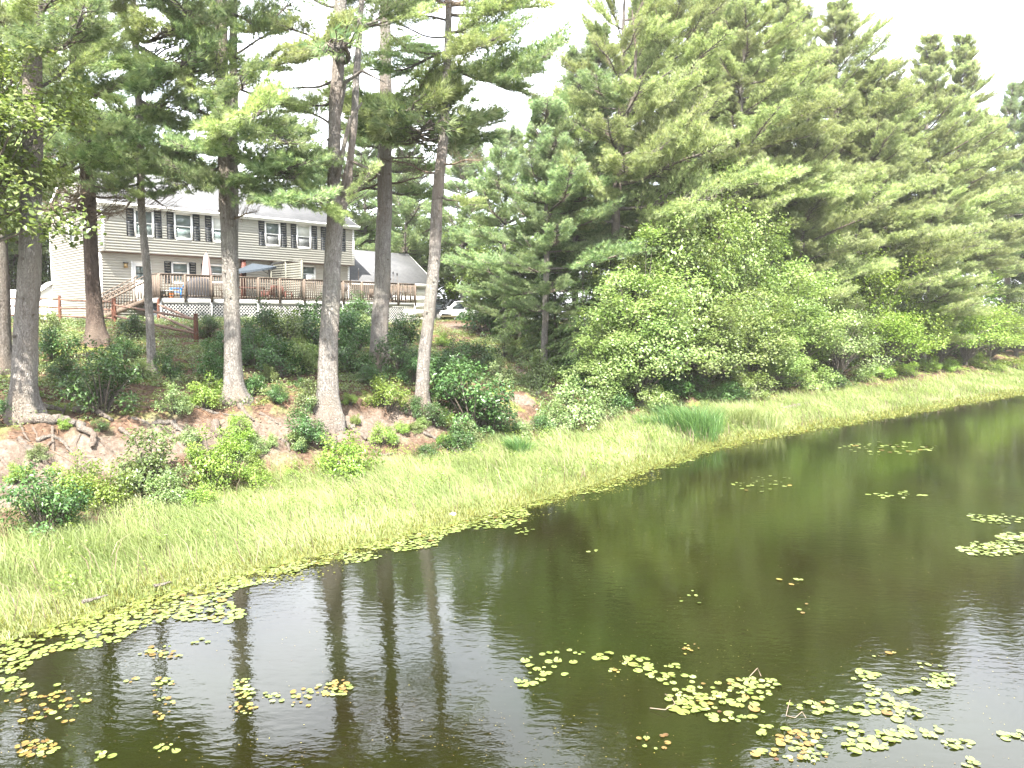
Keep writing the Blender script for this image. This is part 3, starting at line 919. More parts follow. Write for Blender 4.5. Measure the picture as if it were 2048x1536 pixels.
# turned lower taper of each baluster
bm_ = g0.build(None, 'weathered_wood')
for a, b_ in zip(px_t[:-1], px_t[1:]):
    g = G(); g.box(a + 0.052, b_ - 0.052, -0.11, 0.0, RZ1 + 0.005, RZ1 + 0.045); g.build('top_rail', 'weathered_wood', deck)
    g = G(); g.box(a + 0.052, b_ - 0.052, -0.075, -0.04, RZ0 - 0.04, RZ0 + 0.04); g.build('rail', 'weathered_wood', deck)
    g = G(); g.box(a + 0.052, b_ - 0.052, -0.075, -0.04, RZ1 - 0.08, RZ1 + 0.004); g.build('rail', 'weathered_wood', deck)
    k = int((b_ - a - 0.1) / 0.145)
    for i in range(k):
        inst('baluster', bm_, deck, (a + 0.05 + (i + 0.5) * (b_ - a - 0.1) / k, -0.095, RZ0 - 0.03))
for xx in (0.0, DL):
    y_ = 0.1
    g = G(); g.box(xx - 0.05, xx + 0.05, 0.06, 1.7 if xx == 0 else DW - 0.1, RZ1, RZ1 + 0.04); g.build('top_rail', 'weathered_wood', deck)
    g = G(); g.box(xx - 0.02, xx + 0.02, 0.06, 1.7 if xx == 0 else DW - 0.1, RZ0 - 0.04, RZ0 + 0.04); g.build('rail', 'weathered_wood', deck)
    for i in range(11 if xx == 0 else 26):
        inst('baluster', bm_, deck, (xx, 0.13 + i * 0.145, RZ0))
    inst('post', pm, deck, (xx, 1.78 if xx == 0 else DW - 0.05, 0))
# side facing boards by the stair (vertical boards under the landing rail)
for i in range(5):
    g = G(); g.box(-0.03, 0.0, 0.02 + i * 0.34, 0.34 + i * 0.34, dl(DZ) - 0.05, RZ1 - 0.02 - 0.02 * (i % 2)); g.build('side_board', 'weathered_wood', deck)
# stairs going down to the left
SY0, SY1 = 1.75, 3.05; run = 2.55; n_st = 6
zt, zb = dl(DZ), dl(4.95)
for i in range(n_st):
    f = (i + 1) / (n_st + 1)
    g = G(); g.box(-run * f - 0.02, -run * f + 0.30, SY0 + 0.05, SY1 - 0.05, zt + (zb - zt) * f - 0.04, zt + (zb - zt) * f); g.build('stair_tread', 'weathered_wood', deck)
for y_ in (SY0, SY1):
    g = G(); g.beam((0.1, y_, zt - 0.1), (-run, y_, zb + 0.08), 0.045, 0.28); g.build('stringer', 'weathered_wood', deck)
    g = G(); g.beam((0.05, y_, RZ1 + 0.02), (-run - 0.1, y_, zb + 1.0), 0.10, 0.05); g.build('stair_rail', 'weathered_wood', deck)
    g = G(); g.beam((0.05, y_, RZ1 - 0.30), (-run - 0.1, y_, zb + 0.72), 0.04, 0.10); g.build('stair_rail', 'weathered_wood', deck)
    g = G(); g.box(-run - 0.1, -run, y_ - 0.05, y_ + 0.05, zb - 0.2, zb + 1.12); g.build('post', 'weathered_wood', deck)
    for i in range(16):
        xx = -0.12 - i * 0.15; f = -xx / run
        g = G(); inst('baluster', bm_, deck, (xx, y_, zt + (zb - zt) * f + 0.05), None, (1, 1, 0.93))
g = G(); g.box(-run - 1.0, -run, SY0 - 0.1, SY1 + 0.1, zb - 0.3, zb - 0.02); g.build('landing_pad', 'foundation', deck)
# privacy screen across the deck: grey horizontal slats between posts
PX = on_S(606, 590, DS)[0] - DT0
sx_, sy_ = xy(DT0 + PX, DS + 0.02)
scr = empty('privacy_screen', (sx_, sy_, DZ), 'grey slatted privacy screen standing across the deck between railing and house wall', 'privacy screen', rz=R(45))
g0 = G(); g0.box(-0.012, 0.012, 0.10, 3.75, 0, 0.135); slm = g0.build(None, 'grey_wood')
for i in range(15): inst('slat', slm, scr, (0.0, 0, 0.06 + i * 0.148))
for y_ in (0.05, 1.95, 3.80):
    g = G(); g.box(-0.06, 0.06, y_ - 0.05, y_ + 0.05, 0, 2.42); g.build('post', 'grey_wood', scr)
g = G(); g.box(-0.07, 0.07, 0.0, 3.85, 2.425, 2.465); g.build('cap_rail', 'grey_wood', scr)

# things on the deck
def dk(px, S): 
    t = on_S(px, 560, S)[0]; x, y = xy(t, S); return (x, y, DZ + 0.002)
# closed umbrella
p = dk(414, 43.6)
um = empty('patio_umbrella', p, 'folded pinkish beige patio umbrella upright behind the railing', 'umbrella')
g = G(); g.tube([[0, 0, 0.05], [0, 0, 2.62]], 0.022, 8); g.build('pole', 'weathered_wood', um)
g = G(); th = np.arange(24) * 2 * math.pi / 24; rows = []
for z, r_ in ((2.6, 0.03), (2.35, 0.13), (1.9, 0.19), (1.45, 0.24), (1.15, 0.27), (1.05, 0.24)):
    rr = r_ * (1 + 0.22 * np.cos(th * 8)); rows.append(np.stack([rr * np.cos(th), rr * np.sin(th), np.full(24, z)], 1))
V = np.array(rows); i = np.arange(5)[:, None] * 24; j = np.arange(24)[None]; j2 = (j + 1) % 24
g.add(V.reshape(-1, 3), np.stack([i + j, i + j2, i + 24 + j2, i + 24 + j], -1).reshape(-1, 4)); g.build('canopy', 'canvas_pink', um)
g = G(); g.tube([[0, 0, 2.6], [0, 0, 2.72]], [0.03, 0.01], 8); g.build('finial', 'weathered_wood', um)
g = G(); g.tube([[0, 0, 0], [0, 0, 0.09]], [0.26, 0.22], 16); g.build('base', 'black_metal', um)
# open tilted blue canopy with cantilever frame
p = dk(530, 44.6)
ub = empty('cantilever_umbrella', p, 'blue grey tilted canopy on a black pole beside the slatted screen', 'umbrella', rz=R(45))
g = G(); g.tube([[0.35, 0, 0], [0.35, 0, 1.15], [0.25, 0, 2.0]], 0.035, 8); g.build('pole', 'black_metal', ub)
g = G(); g.tube([[0.25, 0, 2.0], [0.6, 0, 2.28], [1.2, 0, 2.36]], 0.03, 6); g.tube([[0.28, 0, 1.6], [-0.5, 0, 1.98]], 0.02, 6); g.build('arm', 'black_metal', ub)
g = G(); th = np.arange(8) * 2 * math.pi / 8 + 0.2
C_ = Vector((-0.75, 0, 2.02)); Mq = Matrix.Rotation(R(-10), 4, 'Y')
ring = [C_ + Mq @ Vector((1.35 * math.cos(a), 1.35 * math.sin(a), -0.16)) for a in th]
ring2 = [v_ + Vector((0, 0, -0.12)) for v_ in ring]
V = [list(C_ + Mq @ Vector((0, 0, 0.20)))] + [list(v_) for v_ in ring] + [list(v_) for v_ in ring2]
g.add(V, [[0, 1 + k, 1 + (k + 1) % 8] for k in range(8)]); g.add(V, [[1 + k, 9 + k, 9 + (k + 1) % 8, 1 + (k + 1) % 8] for k in range(8)])
g.build('canopy', 'canvas_blue', ub)
for k in range(8):
    g = G(); g.tube([list(C_ + Vector((0, 0, 0.1))), list(ring[k] - Vector((0, 0, 0.02)))], 0.012, 4); g.build('rib', 'black_metal', ub)
# covered grill
p = dk(398, 43.3)
gr = empty('covered_grill', p, 'large grill under a black cover behind the deck railing', 'grill', rz=R(45))
g = G(); rows = []
for z, w, d_ in ((0.0, 0.72, 0.34), (0.5, 0.75, 0.35), (0.85, 0.74, 0.34), (0.98, 0.52, 0.30), (1.14, 0.42, 0.2), (1.17, 0.1, 0.05)):
    th = np.arange(20) * 2 * math.pi / 20; c_, s_ = np.cos(th), np.sin(th)
    rows.append(np.stack([w * np.sign(c_) * abs(c_) ** 0.4 + 0.012 * rng.standard_normal(20), d_ * np.sign(s_) * abs(s_) ** 0.4 + 0.012 * rng.standard_normal(20), np.full(20, z)], 1))
V = np.array(rows); i = np.arange(5)[:, None] * 20; j = np.arange(20)[None]; j2 = (j + 1) % 20
g.add(V.reshape(-1, 3), np.stack([i + j, i + j2, i + 20 + j2, i + 20 + j], -1).reshape(-1, 4)); g.build('cover', 'black_cover', gr, True)
# kettle grill
p = dk(688, 43.2)
kg_ = empty('kettle_grill', p, 'round black kettle grill behind the railing right of the forked pine', 'grill')
g = G(); zs = np.linspace(0.62, 1.12, 9); rs = 0.28 * np.sqrt(np.clip(1 - ((zs - 0.87) / 0.26) ** 2, 0.01, 1)); g.tube(np.stack([zs * 0, zs * 0, zs], 1), rs, 16); g.build('bowl', 'black_metal', kg_, True)
for a in (0.3, 2.4, 4.5):
    g = G(); g.tube([[0.1 * math.cos(a), 0.1 * math.sin(a), 0.7], [0.3 * math.cos(a), 0.3 * math.sin(a), 0]], 0.014, 6); g.build('leg', 'black_metal', kg_)
g = G(); g.tube([[-0.07, 0, 1.13], [0, 0, 1.18], [0.07, 0, 1.13]], 0.012, 6); g.build('handle', 'black_metal', kg_)
# blue chair
def chair(px, S, mat, label, rz):
    c_ = empty('deck_chair', dk(px, S), label, 'chair', rz=rz)
    g = G(); g.beam((-0.22, 0, 0.30), (0.25, 0, 0.36), 0.5, 0.04); g.build('seat', mat, c_)
    g = G(); g.beam((-0.22, 0, 0.30), (-0.48, 0, 0.86), 0.5, 0.04); g.build('backrest', mat, c_)
    for y_ in (-0.27, 0.27):
        g = G(); g.box(-0.3, 0.3, y_ - 0.04, y_ + 0.04, 0.52, 0.55); g.build('armrest', mat, c_)
        for x_ in (-0.25, 0.25):
            g = G(); g.box(x_ - 0.03, x_ + 0.03, y_ - 0.025, y_ + 0.025, 0, 0.52); g.build('leg', mat, c_)
    return c_
chair(351, 43.4, 'blue_plastic', 'low blue plastic chair behind the deck railing near the stairs', R(200))
chair(452, 43.9, 'weathered_wood', 'brown wooden deck chair behind the railing right of the folded umbrella', R(20))
chair(535, 43.5, 'red_brown_wood', 'reddish brown deck chair under the blue canopy', R(160))
chair(570, 43.6, 'red_brown_wood', 'reddish brown deck chair close to the slatted screen', R(60))
def table(px, S, mat, label, w=0.6):
    c_ = empty('deck_table', dk(px, S), label, 'table', rz=R(45))
    g = G(); g.box(-w, w, -0.4, 0.4, 0.70, 0.74); g.build('table_top', mat, c_)
    for x_ in (-w + 0.08, w - 0.08):
        for y_ in (-0.32, 0.32):
            g = G(); g.box(x_ - 0.03, x_ + 0.03, y_ - 0.03, y_ + 0.03, 0, 0.70); g.build('leg', mat, c_)
table(500, 44.2, 'red_brown_wood', 'low dark table behind the railing below the blue canopy', 0.8)
table(806, 43.6, 'black_metal', 'dark metal table near the right end of the deck', 0.5)
chair(745, 43.9, 'weathered_wood', 'wooden deck chair behind the railing left of the second straight pine', R(100))
chair(785, 44.1, 'black_metal', 'dark chair beside the metal table at the deck end', R(-30))
# toys and a storage box by the stairs end
g = G(); g.box(-0.35, 0.35, -0.22, 0.22, 0, 0.35); o = g.build('storage_bin', 'grey_wood', None); o.location = dk(331, 43.0); o.rotation_euler = (0, 0, R(45)); tag(o, 'grey storage bin by the corner post of the deck', 'bin')
g = G(); g.box(-0.37, 0.37, -0.24, 0.24, 0.35, 0.39); l_ = g.build('lid', 'white_trim', o)
g = G(); g.tube([[0, 0, 0], [0, 0, 0.20], [0, 0, 0.24]], [0.11, 0.15, 0.16], 12); o = g.build('flower_pot', 'orange_plastic', None); o.location = dk(341, 42.7); tag(o, 'small orange pot beside the blue chair on the deck', 'pot')
# torches along the right part of the rail
for px, hh in ((717, 0.62), (786, 0.55), (794, 0.48)):
    t = on_S(px, 560, DS)[0]; x, y = xy(t, DS - 0.02)
    tt = empty('garden_torch', (x, y, DZ + 1.27), {717: 'dark little torch on the rail left of the second straight pine', 786: 'taller of the two dark torches on the rail beside the leaning pine', 794: 'shorter dark torch on the rail nearest the leaning pine'}[px], 'torch', 'torches on the deck rail')
    g = G(); g.tube([[0, 0, 0], [0, 0, hh]], 0.012, 6); g.build('pole', 'weathered_wood', tt)
    g = G(); g.tube([[0, 0, hh], [0, 0, hh + 0.12], [0, 0, hh + 0.2]], [0.035, 0.06, 0.03], 8); g.build('lamp_head', 'black_metal', tt)

# ------------------------------------------------------------------ split rail fence
frng = {}
def fence(pts, label, zr, grp='split rail fence sections in front of the stairs'):
    """pts: photo pixels of the post feet with a depth; zr: rail heights"""
    P = []
    for px, Y in pts:
        d = ray(px, 650); x = d[0] * Y / d[1]
        P.append(np.array([x, Y, float(terrain(x, Y))]))
    root = empty('rail_fence', tuple(P[0]), label, 'fence', grp)
    for i, p in enumerate(P):
        g = G(); q = p - P[0]
        g.tube([[q[0], q[1], q[2] - 0.3], [q[0], q[1], q[2] + 0.6], [q[0] + 0.01, q[1], q[2] + 1.25]], [0.075, 0.072, 0.06], 7, ridge=0.06)
        g.build('post', 'fence_wood', root)
    for a, b_ in zip(P[:-1], P[1:]):
        for h in zr:
            e = rng.uniform(-0.04, 0.04, 2)
            A = a - P[0] + [0, 0, h + e[0]]; B = b_ - P[0] + [0, 0, h + e[1]]
            d = nrm(B - A) * 0.08
            g = G(); mid = (A + B) / 2 + [0, 0, rng.uniform(-0.03, 0.02)]
            g.tube([A - d, mid, B + d], [0.045, 0.06, 0.045], 6, ridge=0.12); g.build('rail', 'fence_rail_wood', root)
fence([(20, 35), (121, 35.2), (227, 35.0)], 'brown three rail fence running left behind the shaded pine trunk', (0.35, 0.72, 1.08))
fence([(231, 34.8), (390, 32.6)], 'brown two rail fence ending at the reddish post before the lattice', (0.45, 0.98))
fence([(393, 32.9), (318, 38.2)], 'short fence section turning back from the reddish post towards the deck', (0.45, 0.98))

# ------------------------------------------------------------------ vehicles
def car(loc, rz, label, body, L=4.4, W=1.78, Hh=1.45, suv=False):
    root = empty('parked_car', loc, label, 'car', rz=rz)
    # stations along x (front = +x): sill, belt, half width
    X = np.array([-1, -0.97, -0.86, -0.6, -0.3, 0, 0.3, 0.6, 0.85, 0.96, 1.0]) * L / 2
    belt = np.array([0.62, 0.86, 0.93, 0.93, 0.91, 0.90, 0.88, 0.84, 0.74, 0.66, 0.5]) * Hh / 1.45
    if suv: belt = np.array([0.7, 1.0, 1.05, 1.05, 1.04, 1.03, 1.02, 1.0, 0.95, 0.85, 0.6]) * Hh / 1.6
    sill = np.array([0.4, 0.28, 0.24, 0.22, 0.2, 0.2, 0.2, 0.22, 0.24, 0.28, 0.38])
    hw = W / 2 * np.array([0.80, 0.93, 0.98, 1, 1, 1, 1, 0.99, 0.95, 0.86, 0.72])
    sec = 12; rows = []
    for x, b_, s_, w in zip(X, belt, sill, hw):
        mid = (b_ + s_) / 2; hh = (b_ - s_) / 2
        th = np.linspace(0, 2 * math.pi, sec * 2, endpoint=False); c_, q_ = np.cos(th), np.sin(th)
        rows.append(np.stack([np.full(sec * 2, x), w * np.sign(c_) * abs(c_) ** 0.35, mid + hh * np.sign(q_) * abs(q_) ** 0.45], 1))
    V = np.array(rows); n = sec * 2; k = len(X)
    i = np.arange(k - 1)[:, None] * n; j = np.arange(n)[None]; j2 = (j + 1) % n
    g = G(); g.add(V.reshape(-1, 3), np.stack([i + j, i + j2, i + n + j2, i + n + j], -1).reshape(-1, 4))
    for e in (0, k - 1):
        g.add(np.vstack([V[e], V[e].mean(0)[None]]), [[q, (q + 1) % n, n] for q in range(n)])
    g.build('body', body, root, True)
    # cabin
    bz = 0.88 * Hh / 1.45 if not suv else 1.03 * Hh / 1.6
    cx = [(-0.82 if suv else -0.72) * L / 2, (-0.70 if suv else -0.42) * L / 2, 0.14 * L / 2, 0.48 * L / 2]
    w0, w1 = W / 2 * 0.94, W / 2 * 0.76
    base = [(cx[0], w0), (cx[3], w0)]
    V = [[cx[0], -w0, bz], [cx[3], -w0, bz], [cx[3], w0, bz], [cx[0], w0, bz], [cx[1], -w1, Hh], [cx[2], -w1, Hh], [cx[2], w1, Hh], [cx[1], w1, Hh]]
    g = G(); g.add(V, [[0, 1, 5, 4], [2, 3, 7, 6], [1, 2, 6, 5], [3, 0, 4, 7]]); gl = g.build('windows', 'car_glass', root)
    g = G(); V2 = [[v_[0], v_[1] * 1.01, v_[2] + 0.005] for v_ in V[4:]]; V2 += [[v_[0] * 0.85, v_[1] * 0.8, Hh + 0.05] for v_ in V[4:]]
    g.add(V2, [[4, 5, 6, 7], [0, 1, 5, 4], [1, 2, 6, 5], [2, 3, 7, 6], [3, 0, 4, 7]]); g.build('roof', body, root)
    for sd in (-1, 1):
        for a, b_ in (((cx[0], w0), (cx[1], w1)), ((cx[3], w0), (cx[2], w1)), (((cx[0] + cx[3]) / 2 - 0.1, w0), ((cx[1] + cx[2]) / 2, w1))):
            g = G(); g.beam((a[0], sd * a[1] * 1.01, bz - 0.03), (b_[0], sd * b_[1] * 1.02, Hh + 0.01), 0.06, 0.08); g.build('pillar', body, root)
        for x_ in (-0.60 * L / 2, 0.64 * L / 2):
            g = G(); g.tube([[x_, sd * (W / 2 - 0.2), 0.33], [x_, sd * (W / 2 - 0.01), 0.33]], 0.33, 20); wh = g.build('wheel', 'tyre_rubber', root)
            g = G(); g.tube([[x_, sd * (W / 2 - 0.01), 0.33], [x_, sd * (W / 2 + 0.01), 0.33]], 0.2, 14); g.build('rim', 'rim_metal', wh)
        g = G(); g.box(L / 2 * 0.9, L / 2 * 0.97, sd * W / 2 * 0.62 - 0.15, sd * W / 2 * 0.62 + 0.15, 0.62, 0.74); g.build('headlight', 'rim_metal', root)
        g = G(); g.box(-L / 2 * 0.985, -L / 2 * 0.93, sd * W / 2 * 0.7 - 0.13, sd * W / 2 * 0.7 + 0.13, 0.68, 0.82); g.build('tail_light', 'tail_red', root)
        g = G(); g.box(0.35 * L / 2, 0.43 * L / 2, min(sd * W / 2, sd * (W / 2 + 0.16)), max(sd * W / 2, sd * (W / 2 + 0.16)), 0.92, 1.04); g.build('mirror', body, root)
    g = G(); g.box(L / 2 * 0.95, L / 2 * 1.005, -0.5, 0.5, 0.36, 0.52); g.build('grille', 'black_metal', root)
    return root
def gpt(px, Y):
    d = ray(px, 640); x = d[0] * Y / d[1]; return (x, Y, float(terrain(x, Y)))
car(gpt(930, 61), math.atan2(-0.80, -0.60), 'white parked car at the end of the drive right of the leaning pine', 'car_white')
car(gpt(888, 66), math.atan2(-0.75, -0.66), 'dark parked car partly hidden behind the white car', 'car_black', 4.6, 1.85, 1.75, True)
# white van seen behind the left pines
vx = gpt(58, 52)
van = empty('parked_van', vx, 'white boxy van parked behind the left pines, mostly hidden by a trunk', 'van', rz=R(-80))
g = G(); rows = []
for x, w, z in ((-1.9, 0.88, 1.5), (-1.8, 0.95, 1.85), (0.9, 0.95, 1.95), (1.5, 0.9, 1.5), (2.3, 0.85, 1.05), (2.4, 0.8, 0.9)):
    th = np.linspace(0, 2 * math.pi, 20, endpoint=False); c_, q_ = np.cos(th), np.sin(th); mid = (z + 0.3) / 2; hh = (z - 0.3) / 2
    rows.append(np.stack([np.full(20, x), w * np.sign(c_) * abs(c_) ** 0.35, mid + hh * np.sign(q_) * abs(q_) ** 0.4], 1))
V = np.array(rows); i = np.arange(5)[:, None] * 20; j = np.arange(20)[None]; j2 = (j + 1) % 20
g.add(V.reshape(-1, 3), np.stack([i + j, i + j2, i + 20 + j2, i + 20 + j], -1).reshape(-1, 4))
for e in (0, 5): g.add(np.vstack([V[e], V[e].mean(0)[None]]), [[q, (q + 1) % 20, 20] for q in range(20)])
g.build('body', 'car_white', van, True)
g = G(); g.add([[0.98, -0.8, 1.85], [0.98, 0.8, 1.85], [1.52, 0.78, 1.42], [1.52, -0.78, 1.42]], [[0, 1, 2, 3]]); g.build('windscreen', 'car_glass', van)
for x_ in (-1.2, 1.5):
    for sd in (-1, 1):
        g = G(); g.tube([[x_, sd * 0.75, 0.35], [x_, sd * 0.95, 0.35]], 0.35, 18); g.build('wheel', 'tyre_rubber', van)

# ------------------------------------------------------------------ near pines, one by one
def pine(base, stem, label, bark, boughs=(), top_z=21.0, knots=0, forks=(), flare=1.0, group='tall white pines on the bank'):
    """stem: (px, py, width px) going up; boughs: (py on the stem, px end, py end, depth shift, kind, width)"""
    p = on(*base); Y = p[1]
    root = empty('pine_tree', tuple(p), label, 'pine tree', group)
    pts = [p]; rad = [stem[0][2] * Y / F / 2]
    for (px, py, w) in stem[1:]:
        pts.append(at(px, py, Y)); rad.append(w * Y / F / 2)
    d = pts[-1] - pts[-2]; d = d / d[2]
    k = top_z - pts[-1][2]
    if k > 1:
        pts.append(pts[-1] + d * k * 0.5); rad.append(rad[-1] * 0.6)
        pts.append(pts[-1] + np.array([0, 0, 1]) * k * 0.5); rad.append(0.02)
    trunk_mesh(root, pts, rad, bark, flare, knots=knots)
    P = np.array(pts)
    def stem_at(py, stem_=stem):
        ys_ = [s_[1] for s_ in stem_][::-1]; xs_ = [s_[0] for s_ in stem_][::-1]
        return at(np.interp(py, ys_, xs_), py, Y)
    for fk in forks:
        fp = [at(a, b_, Y + c_) for a, b_, w, c_ in fk]; fr = [w * Y / F / 2 for a, b_, w, c_ in fk]
        d = nrm(fp[-1] - fp[-2])
        if fk[-1][2] > 9: fp.append(fp[-1] + d * 4); fr.append(fr[-1] * 0.5)
        else: fr[-1] *= 0.5
        g = G(); g.tube(np.array(fp) - p, fr, 14, 0, ridge=0.03); g.build('limb', bark, root, True)
    for b_ in boughs:
        y0, x1, y1, dY, kind = b_[:5]; kind = 'B' if kind == 'L' and p[0] < 1 and random.random() < 0.4 else kind; w = b_[5] if len(b_) > 5 else 1.0
        add_branch(root, stem_at(y0), at(x1, y1, Y + dY), kind, w)
    # the crown above the frame
    zf = at(0, -20, Y)[2]
    for z in np.arange(zf + 0.3, top_z, 0.75):
        f = (z - zf) / (top_z - zf + 0.1)
        for _ in range(2 if f > 0.3 else 1):
            a = rng.uniform(0, 2 * math.pi); L = (3.6 * (1 - f) ** 0.7 + 0.7) * rng.uniform(0.7, 1.1)
            q = np.array([np.interp(z, P[:, 2], P[:, j]) for j in range(3)])
            e = q + np.array([math.cos(a) * L, math.sin(a) * L, L * (0.05 + 0.5 * f)])
            add_branch(root, q, e, 'L', 1.0)
    return root

pine((6, 742), [(6, 742, 34), (5, 650, 30), (2, 540, 28), (-4, 400, 26), (-8, 200, 24), (-10, 0, 22)],
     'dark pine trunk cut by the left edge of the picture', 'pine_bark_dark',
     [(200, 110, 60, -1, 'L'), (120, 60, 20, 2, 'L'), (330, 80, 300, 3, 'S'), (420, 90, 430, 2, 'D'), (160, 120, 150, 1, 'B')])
pine((44, 832), [(44, 832, 50), (46, 790, 48), (48, 740, 46), (51, 660, 44), (56, 560, 42), (60, 470, 40), (63, 300, 36), (65, 100, 33), (66, 0, 31)],
     'thick grey pine trunk with flared roots second from the left edge', 'pine_bark',
     [(100, 170, 40, -2, 'L', 1.3), (60, -30, 40, -1, 'L', 1.2), (180, 150, 200, 2, 'B'), (60, 120, -10, -2, 'L'), (250, 200, 250, 3, 'S'), (180, 230, 90, 2.5, 'L'), (30, 190, -30, 0, 'L')], knots=2, flare=1.3)
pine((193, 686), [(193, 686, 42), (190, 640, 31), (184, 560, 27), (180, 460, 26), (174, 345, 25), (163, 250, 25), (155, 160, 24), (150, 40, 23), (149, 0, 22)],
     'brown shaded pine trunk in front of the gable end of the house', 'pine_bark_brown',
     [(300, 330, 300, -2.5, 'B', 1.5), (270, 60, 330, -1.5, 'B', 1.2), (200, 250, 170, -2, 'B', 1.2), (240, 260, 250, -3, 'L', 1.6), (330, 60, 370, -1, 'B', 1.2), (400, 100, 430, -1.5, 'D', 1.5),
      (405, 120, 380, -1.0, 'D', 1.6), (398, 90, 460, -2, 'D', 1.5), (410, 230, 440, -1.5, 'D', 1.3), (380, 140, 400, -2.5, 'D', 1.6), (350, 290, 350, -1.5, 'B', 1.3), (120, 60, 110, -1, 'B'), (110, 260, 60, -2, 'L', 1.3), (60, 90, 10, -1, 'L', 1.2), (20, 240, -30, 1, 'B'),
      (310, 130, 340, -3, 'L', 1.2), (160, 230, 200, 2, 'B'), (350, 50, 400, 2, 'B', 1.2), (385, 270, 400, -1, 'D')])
pine((303, 750), [(303, 750, 18), (301, 650, 15.5), (295, 560, 15), (287, 470, 14), (282, 380, 14), (279, 210, 13), (271, 100, 12), (268, 20, 11)],
     'slender grey pine trunk between the house gable and the first straight pine', 'pine_bark',
     [(330, 400, 370, -1.5, 'B', 1.3), (340, 190, 385, -1, 'B', 1.2), (300, 370, 320, -2, 'B', 1.2), (250, 170, 300, -1.5, 'L', 1.4), (80, 370, 60, -2, 'L', 1.5), (90, 400, 150, -3, 'L', 1.5), (110, 440, 190, -2.5, 'L', 1.2),
      (200, 370, 235, -1, 'B', 1.1), (130, 180, 110, 1, 'B', 1.1), (20, 200, 20, -1, 'L', 1.2), (10, 340, -20, 0, 'L', 1.2), (345, 350, 395, 0, 'B'), (360, 240, 395, -1, 'S'), (270, 200, 250, -2, 'L', 1.3), (380, 350, 430, -0.5, 'D'), (372, 225, 440, -1, 'D')])
pine((474, 806), [(474, 806, 46), (468, 770, 36), (465, 720, 32), (463, 600, 28.5), (457, 500, 28), (453, 400, 28), (451, 330, 27), (446, 200, 24), (442, 50, 21), (441, 0, 20)],
     'straight tall pine in front of the middle of the house and deck', 'pine_bark',
     [(110, 330, 20, -1, 'B', 1.2), (40, 350, 10, -2, 'B', 1.3), (20, 590, 30, 1, 'B', 1.4), (10, 530, -30, 0, 'L', 1.3), (120, 560, 60, 2, 'S'), (120, 330, 160, 1.5, 'S'), (95, 560, 150, -0.5, 'S'),
      (150, 640, 95, -2, 'S', 1.0), (235, 360, 225, -1, 'B', 1.1), (240, 340, 245, 1, 'B', 1.0), (230, 560, 305, -3, 'L', 1.3), (215, 520, 250, -3.5, 'L', 1.2), (160, 610, 235, 1, 'S'), (280, 590, 260, 1, 'B', 1.0),
      (300, 620, 350, -2, 'B', 1.3), (320, 660, 330, -1, 'B', 1.2), (330, 340, 350, -1.5, 'B', 1.5), (345, 350, 380, -1, 'B', 1.2), (345, 590, 375, -1.5, 'B', 1.3), (335, 640, 420, -2.5, 'L', 1.0), (310, 350, 300, -2, 'B', 1.0), (350, 570, 410, -2, 'S'),
      (60, 370, -10, 1, 'B'), (175, 500, 160, -2.5, 'L'), (440, 520, 430, 0, 'D', 0.8), (200, 380, 180, -1.5, 'S')], knots=5)
pine((469, 745), [(469, 745, 22), (467, 500, 19), (467, 250, 17), (467, 100, 15), (467, 0, 14)],
     'thinner pale pine standing directly behind the first straight pine', 'pine_bark',
     [(140, 560, 110, 1, 'S'), (60, 540, 40, -1, 'B'), (100, 400, 60, 1, 'S'), (230, 580, 240, 1, 'S'), (50, 400, 20, 1, 'B')], 19)
pine((656, 836), [(656, 836, 48), (656, 780, 41), (658, 700, 37), (661, 620, 35), (664, 550, 33), (670, 470, 32), (671, 430, 31), (667, 380, 24), (669, 300, 24), (671, 200, 24), (679, 100, 23), (682, 0, 22)],
     'pale forked pine with bare dead limbs in front of the right end of the house', 'pine_bark',
     [(120, 700, 105, -4, 'T', 2.0), (100, 640, 100, -3.5, 'L', 1.1), (90, 560, 60, -2, 'S'), (60, 870, 30, -1, 'S', 0.7), (250, 600, 200, 2, 'S'), (160, 560, 190, 1.5, 'T'), (70, 860, -10, 0, 'B'), (330, 560, 320, 1.5, 'S', 0.8), (390, 560, 345, -1, 'L'), (400, 610, 420, -2, 'L', 1.0), (380, 740, 360, -1.5, 'S', 1.0),
      (20, 560, -20, 0, 'B'), (30, 760, -10, 2, 'B'), (200, 590, 230, 2.5, 'S')],
     forks=[[(676, 440, 26, 0), (688, 405, 16, 0), (696, 370, 14, 0), (699, 330, 14, 0), (708, 250, 14, 0), (713, 150, 13, 0), (720, 50, 12, 0), (723, 0, 11, 0)],
            [(672, 370, 12, 0), (686, 300, 9, -0.5), (700, 240, 8, -0.5), (724, 205, 7, -0.5)],
            [(676, 120, 10, 0), (700, 60, 9, -0.6), (760, 40, 6, -0.8)],
            [(694, 385, 7, 0), (703, 365, 5, -0.5), (704, 342, 4, -0.5)],
            [(678, 230, 9, 0), (690, 165, 8, -0.3), (724, 142, 6, -0.5), (770, 165, 3, -0.8)],
            [(696, 318, 6, 0), (730, 335, 4, -0.4), (760, 350, 3, -0.6)],
            [(700, 395, 6, 0), (716, 380, 5, -0.4), (760, 320, 3, -0.5)],
            [(682, 395, 9, 0), (690, 350, 8, -0.4), (696, 320, 5, -0.4)]], knots=4)
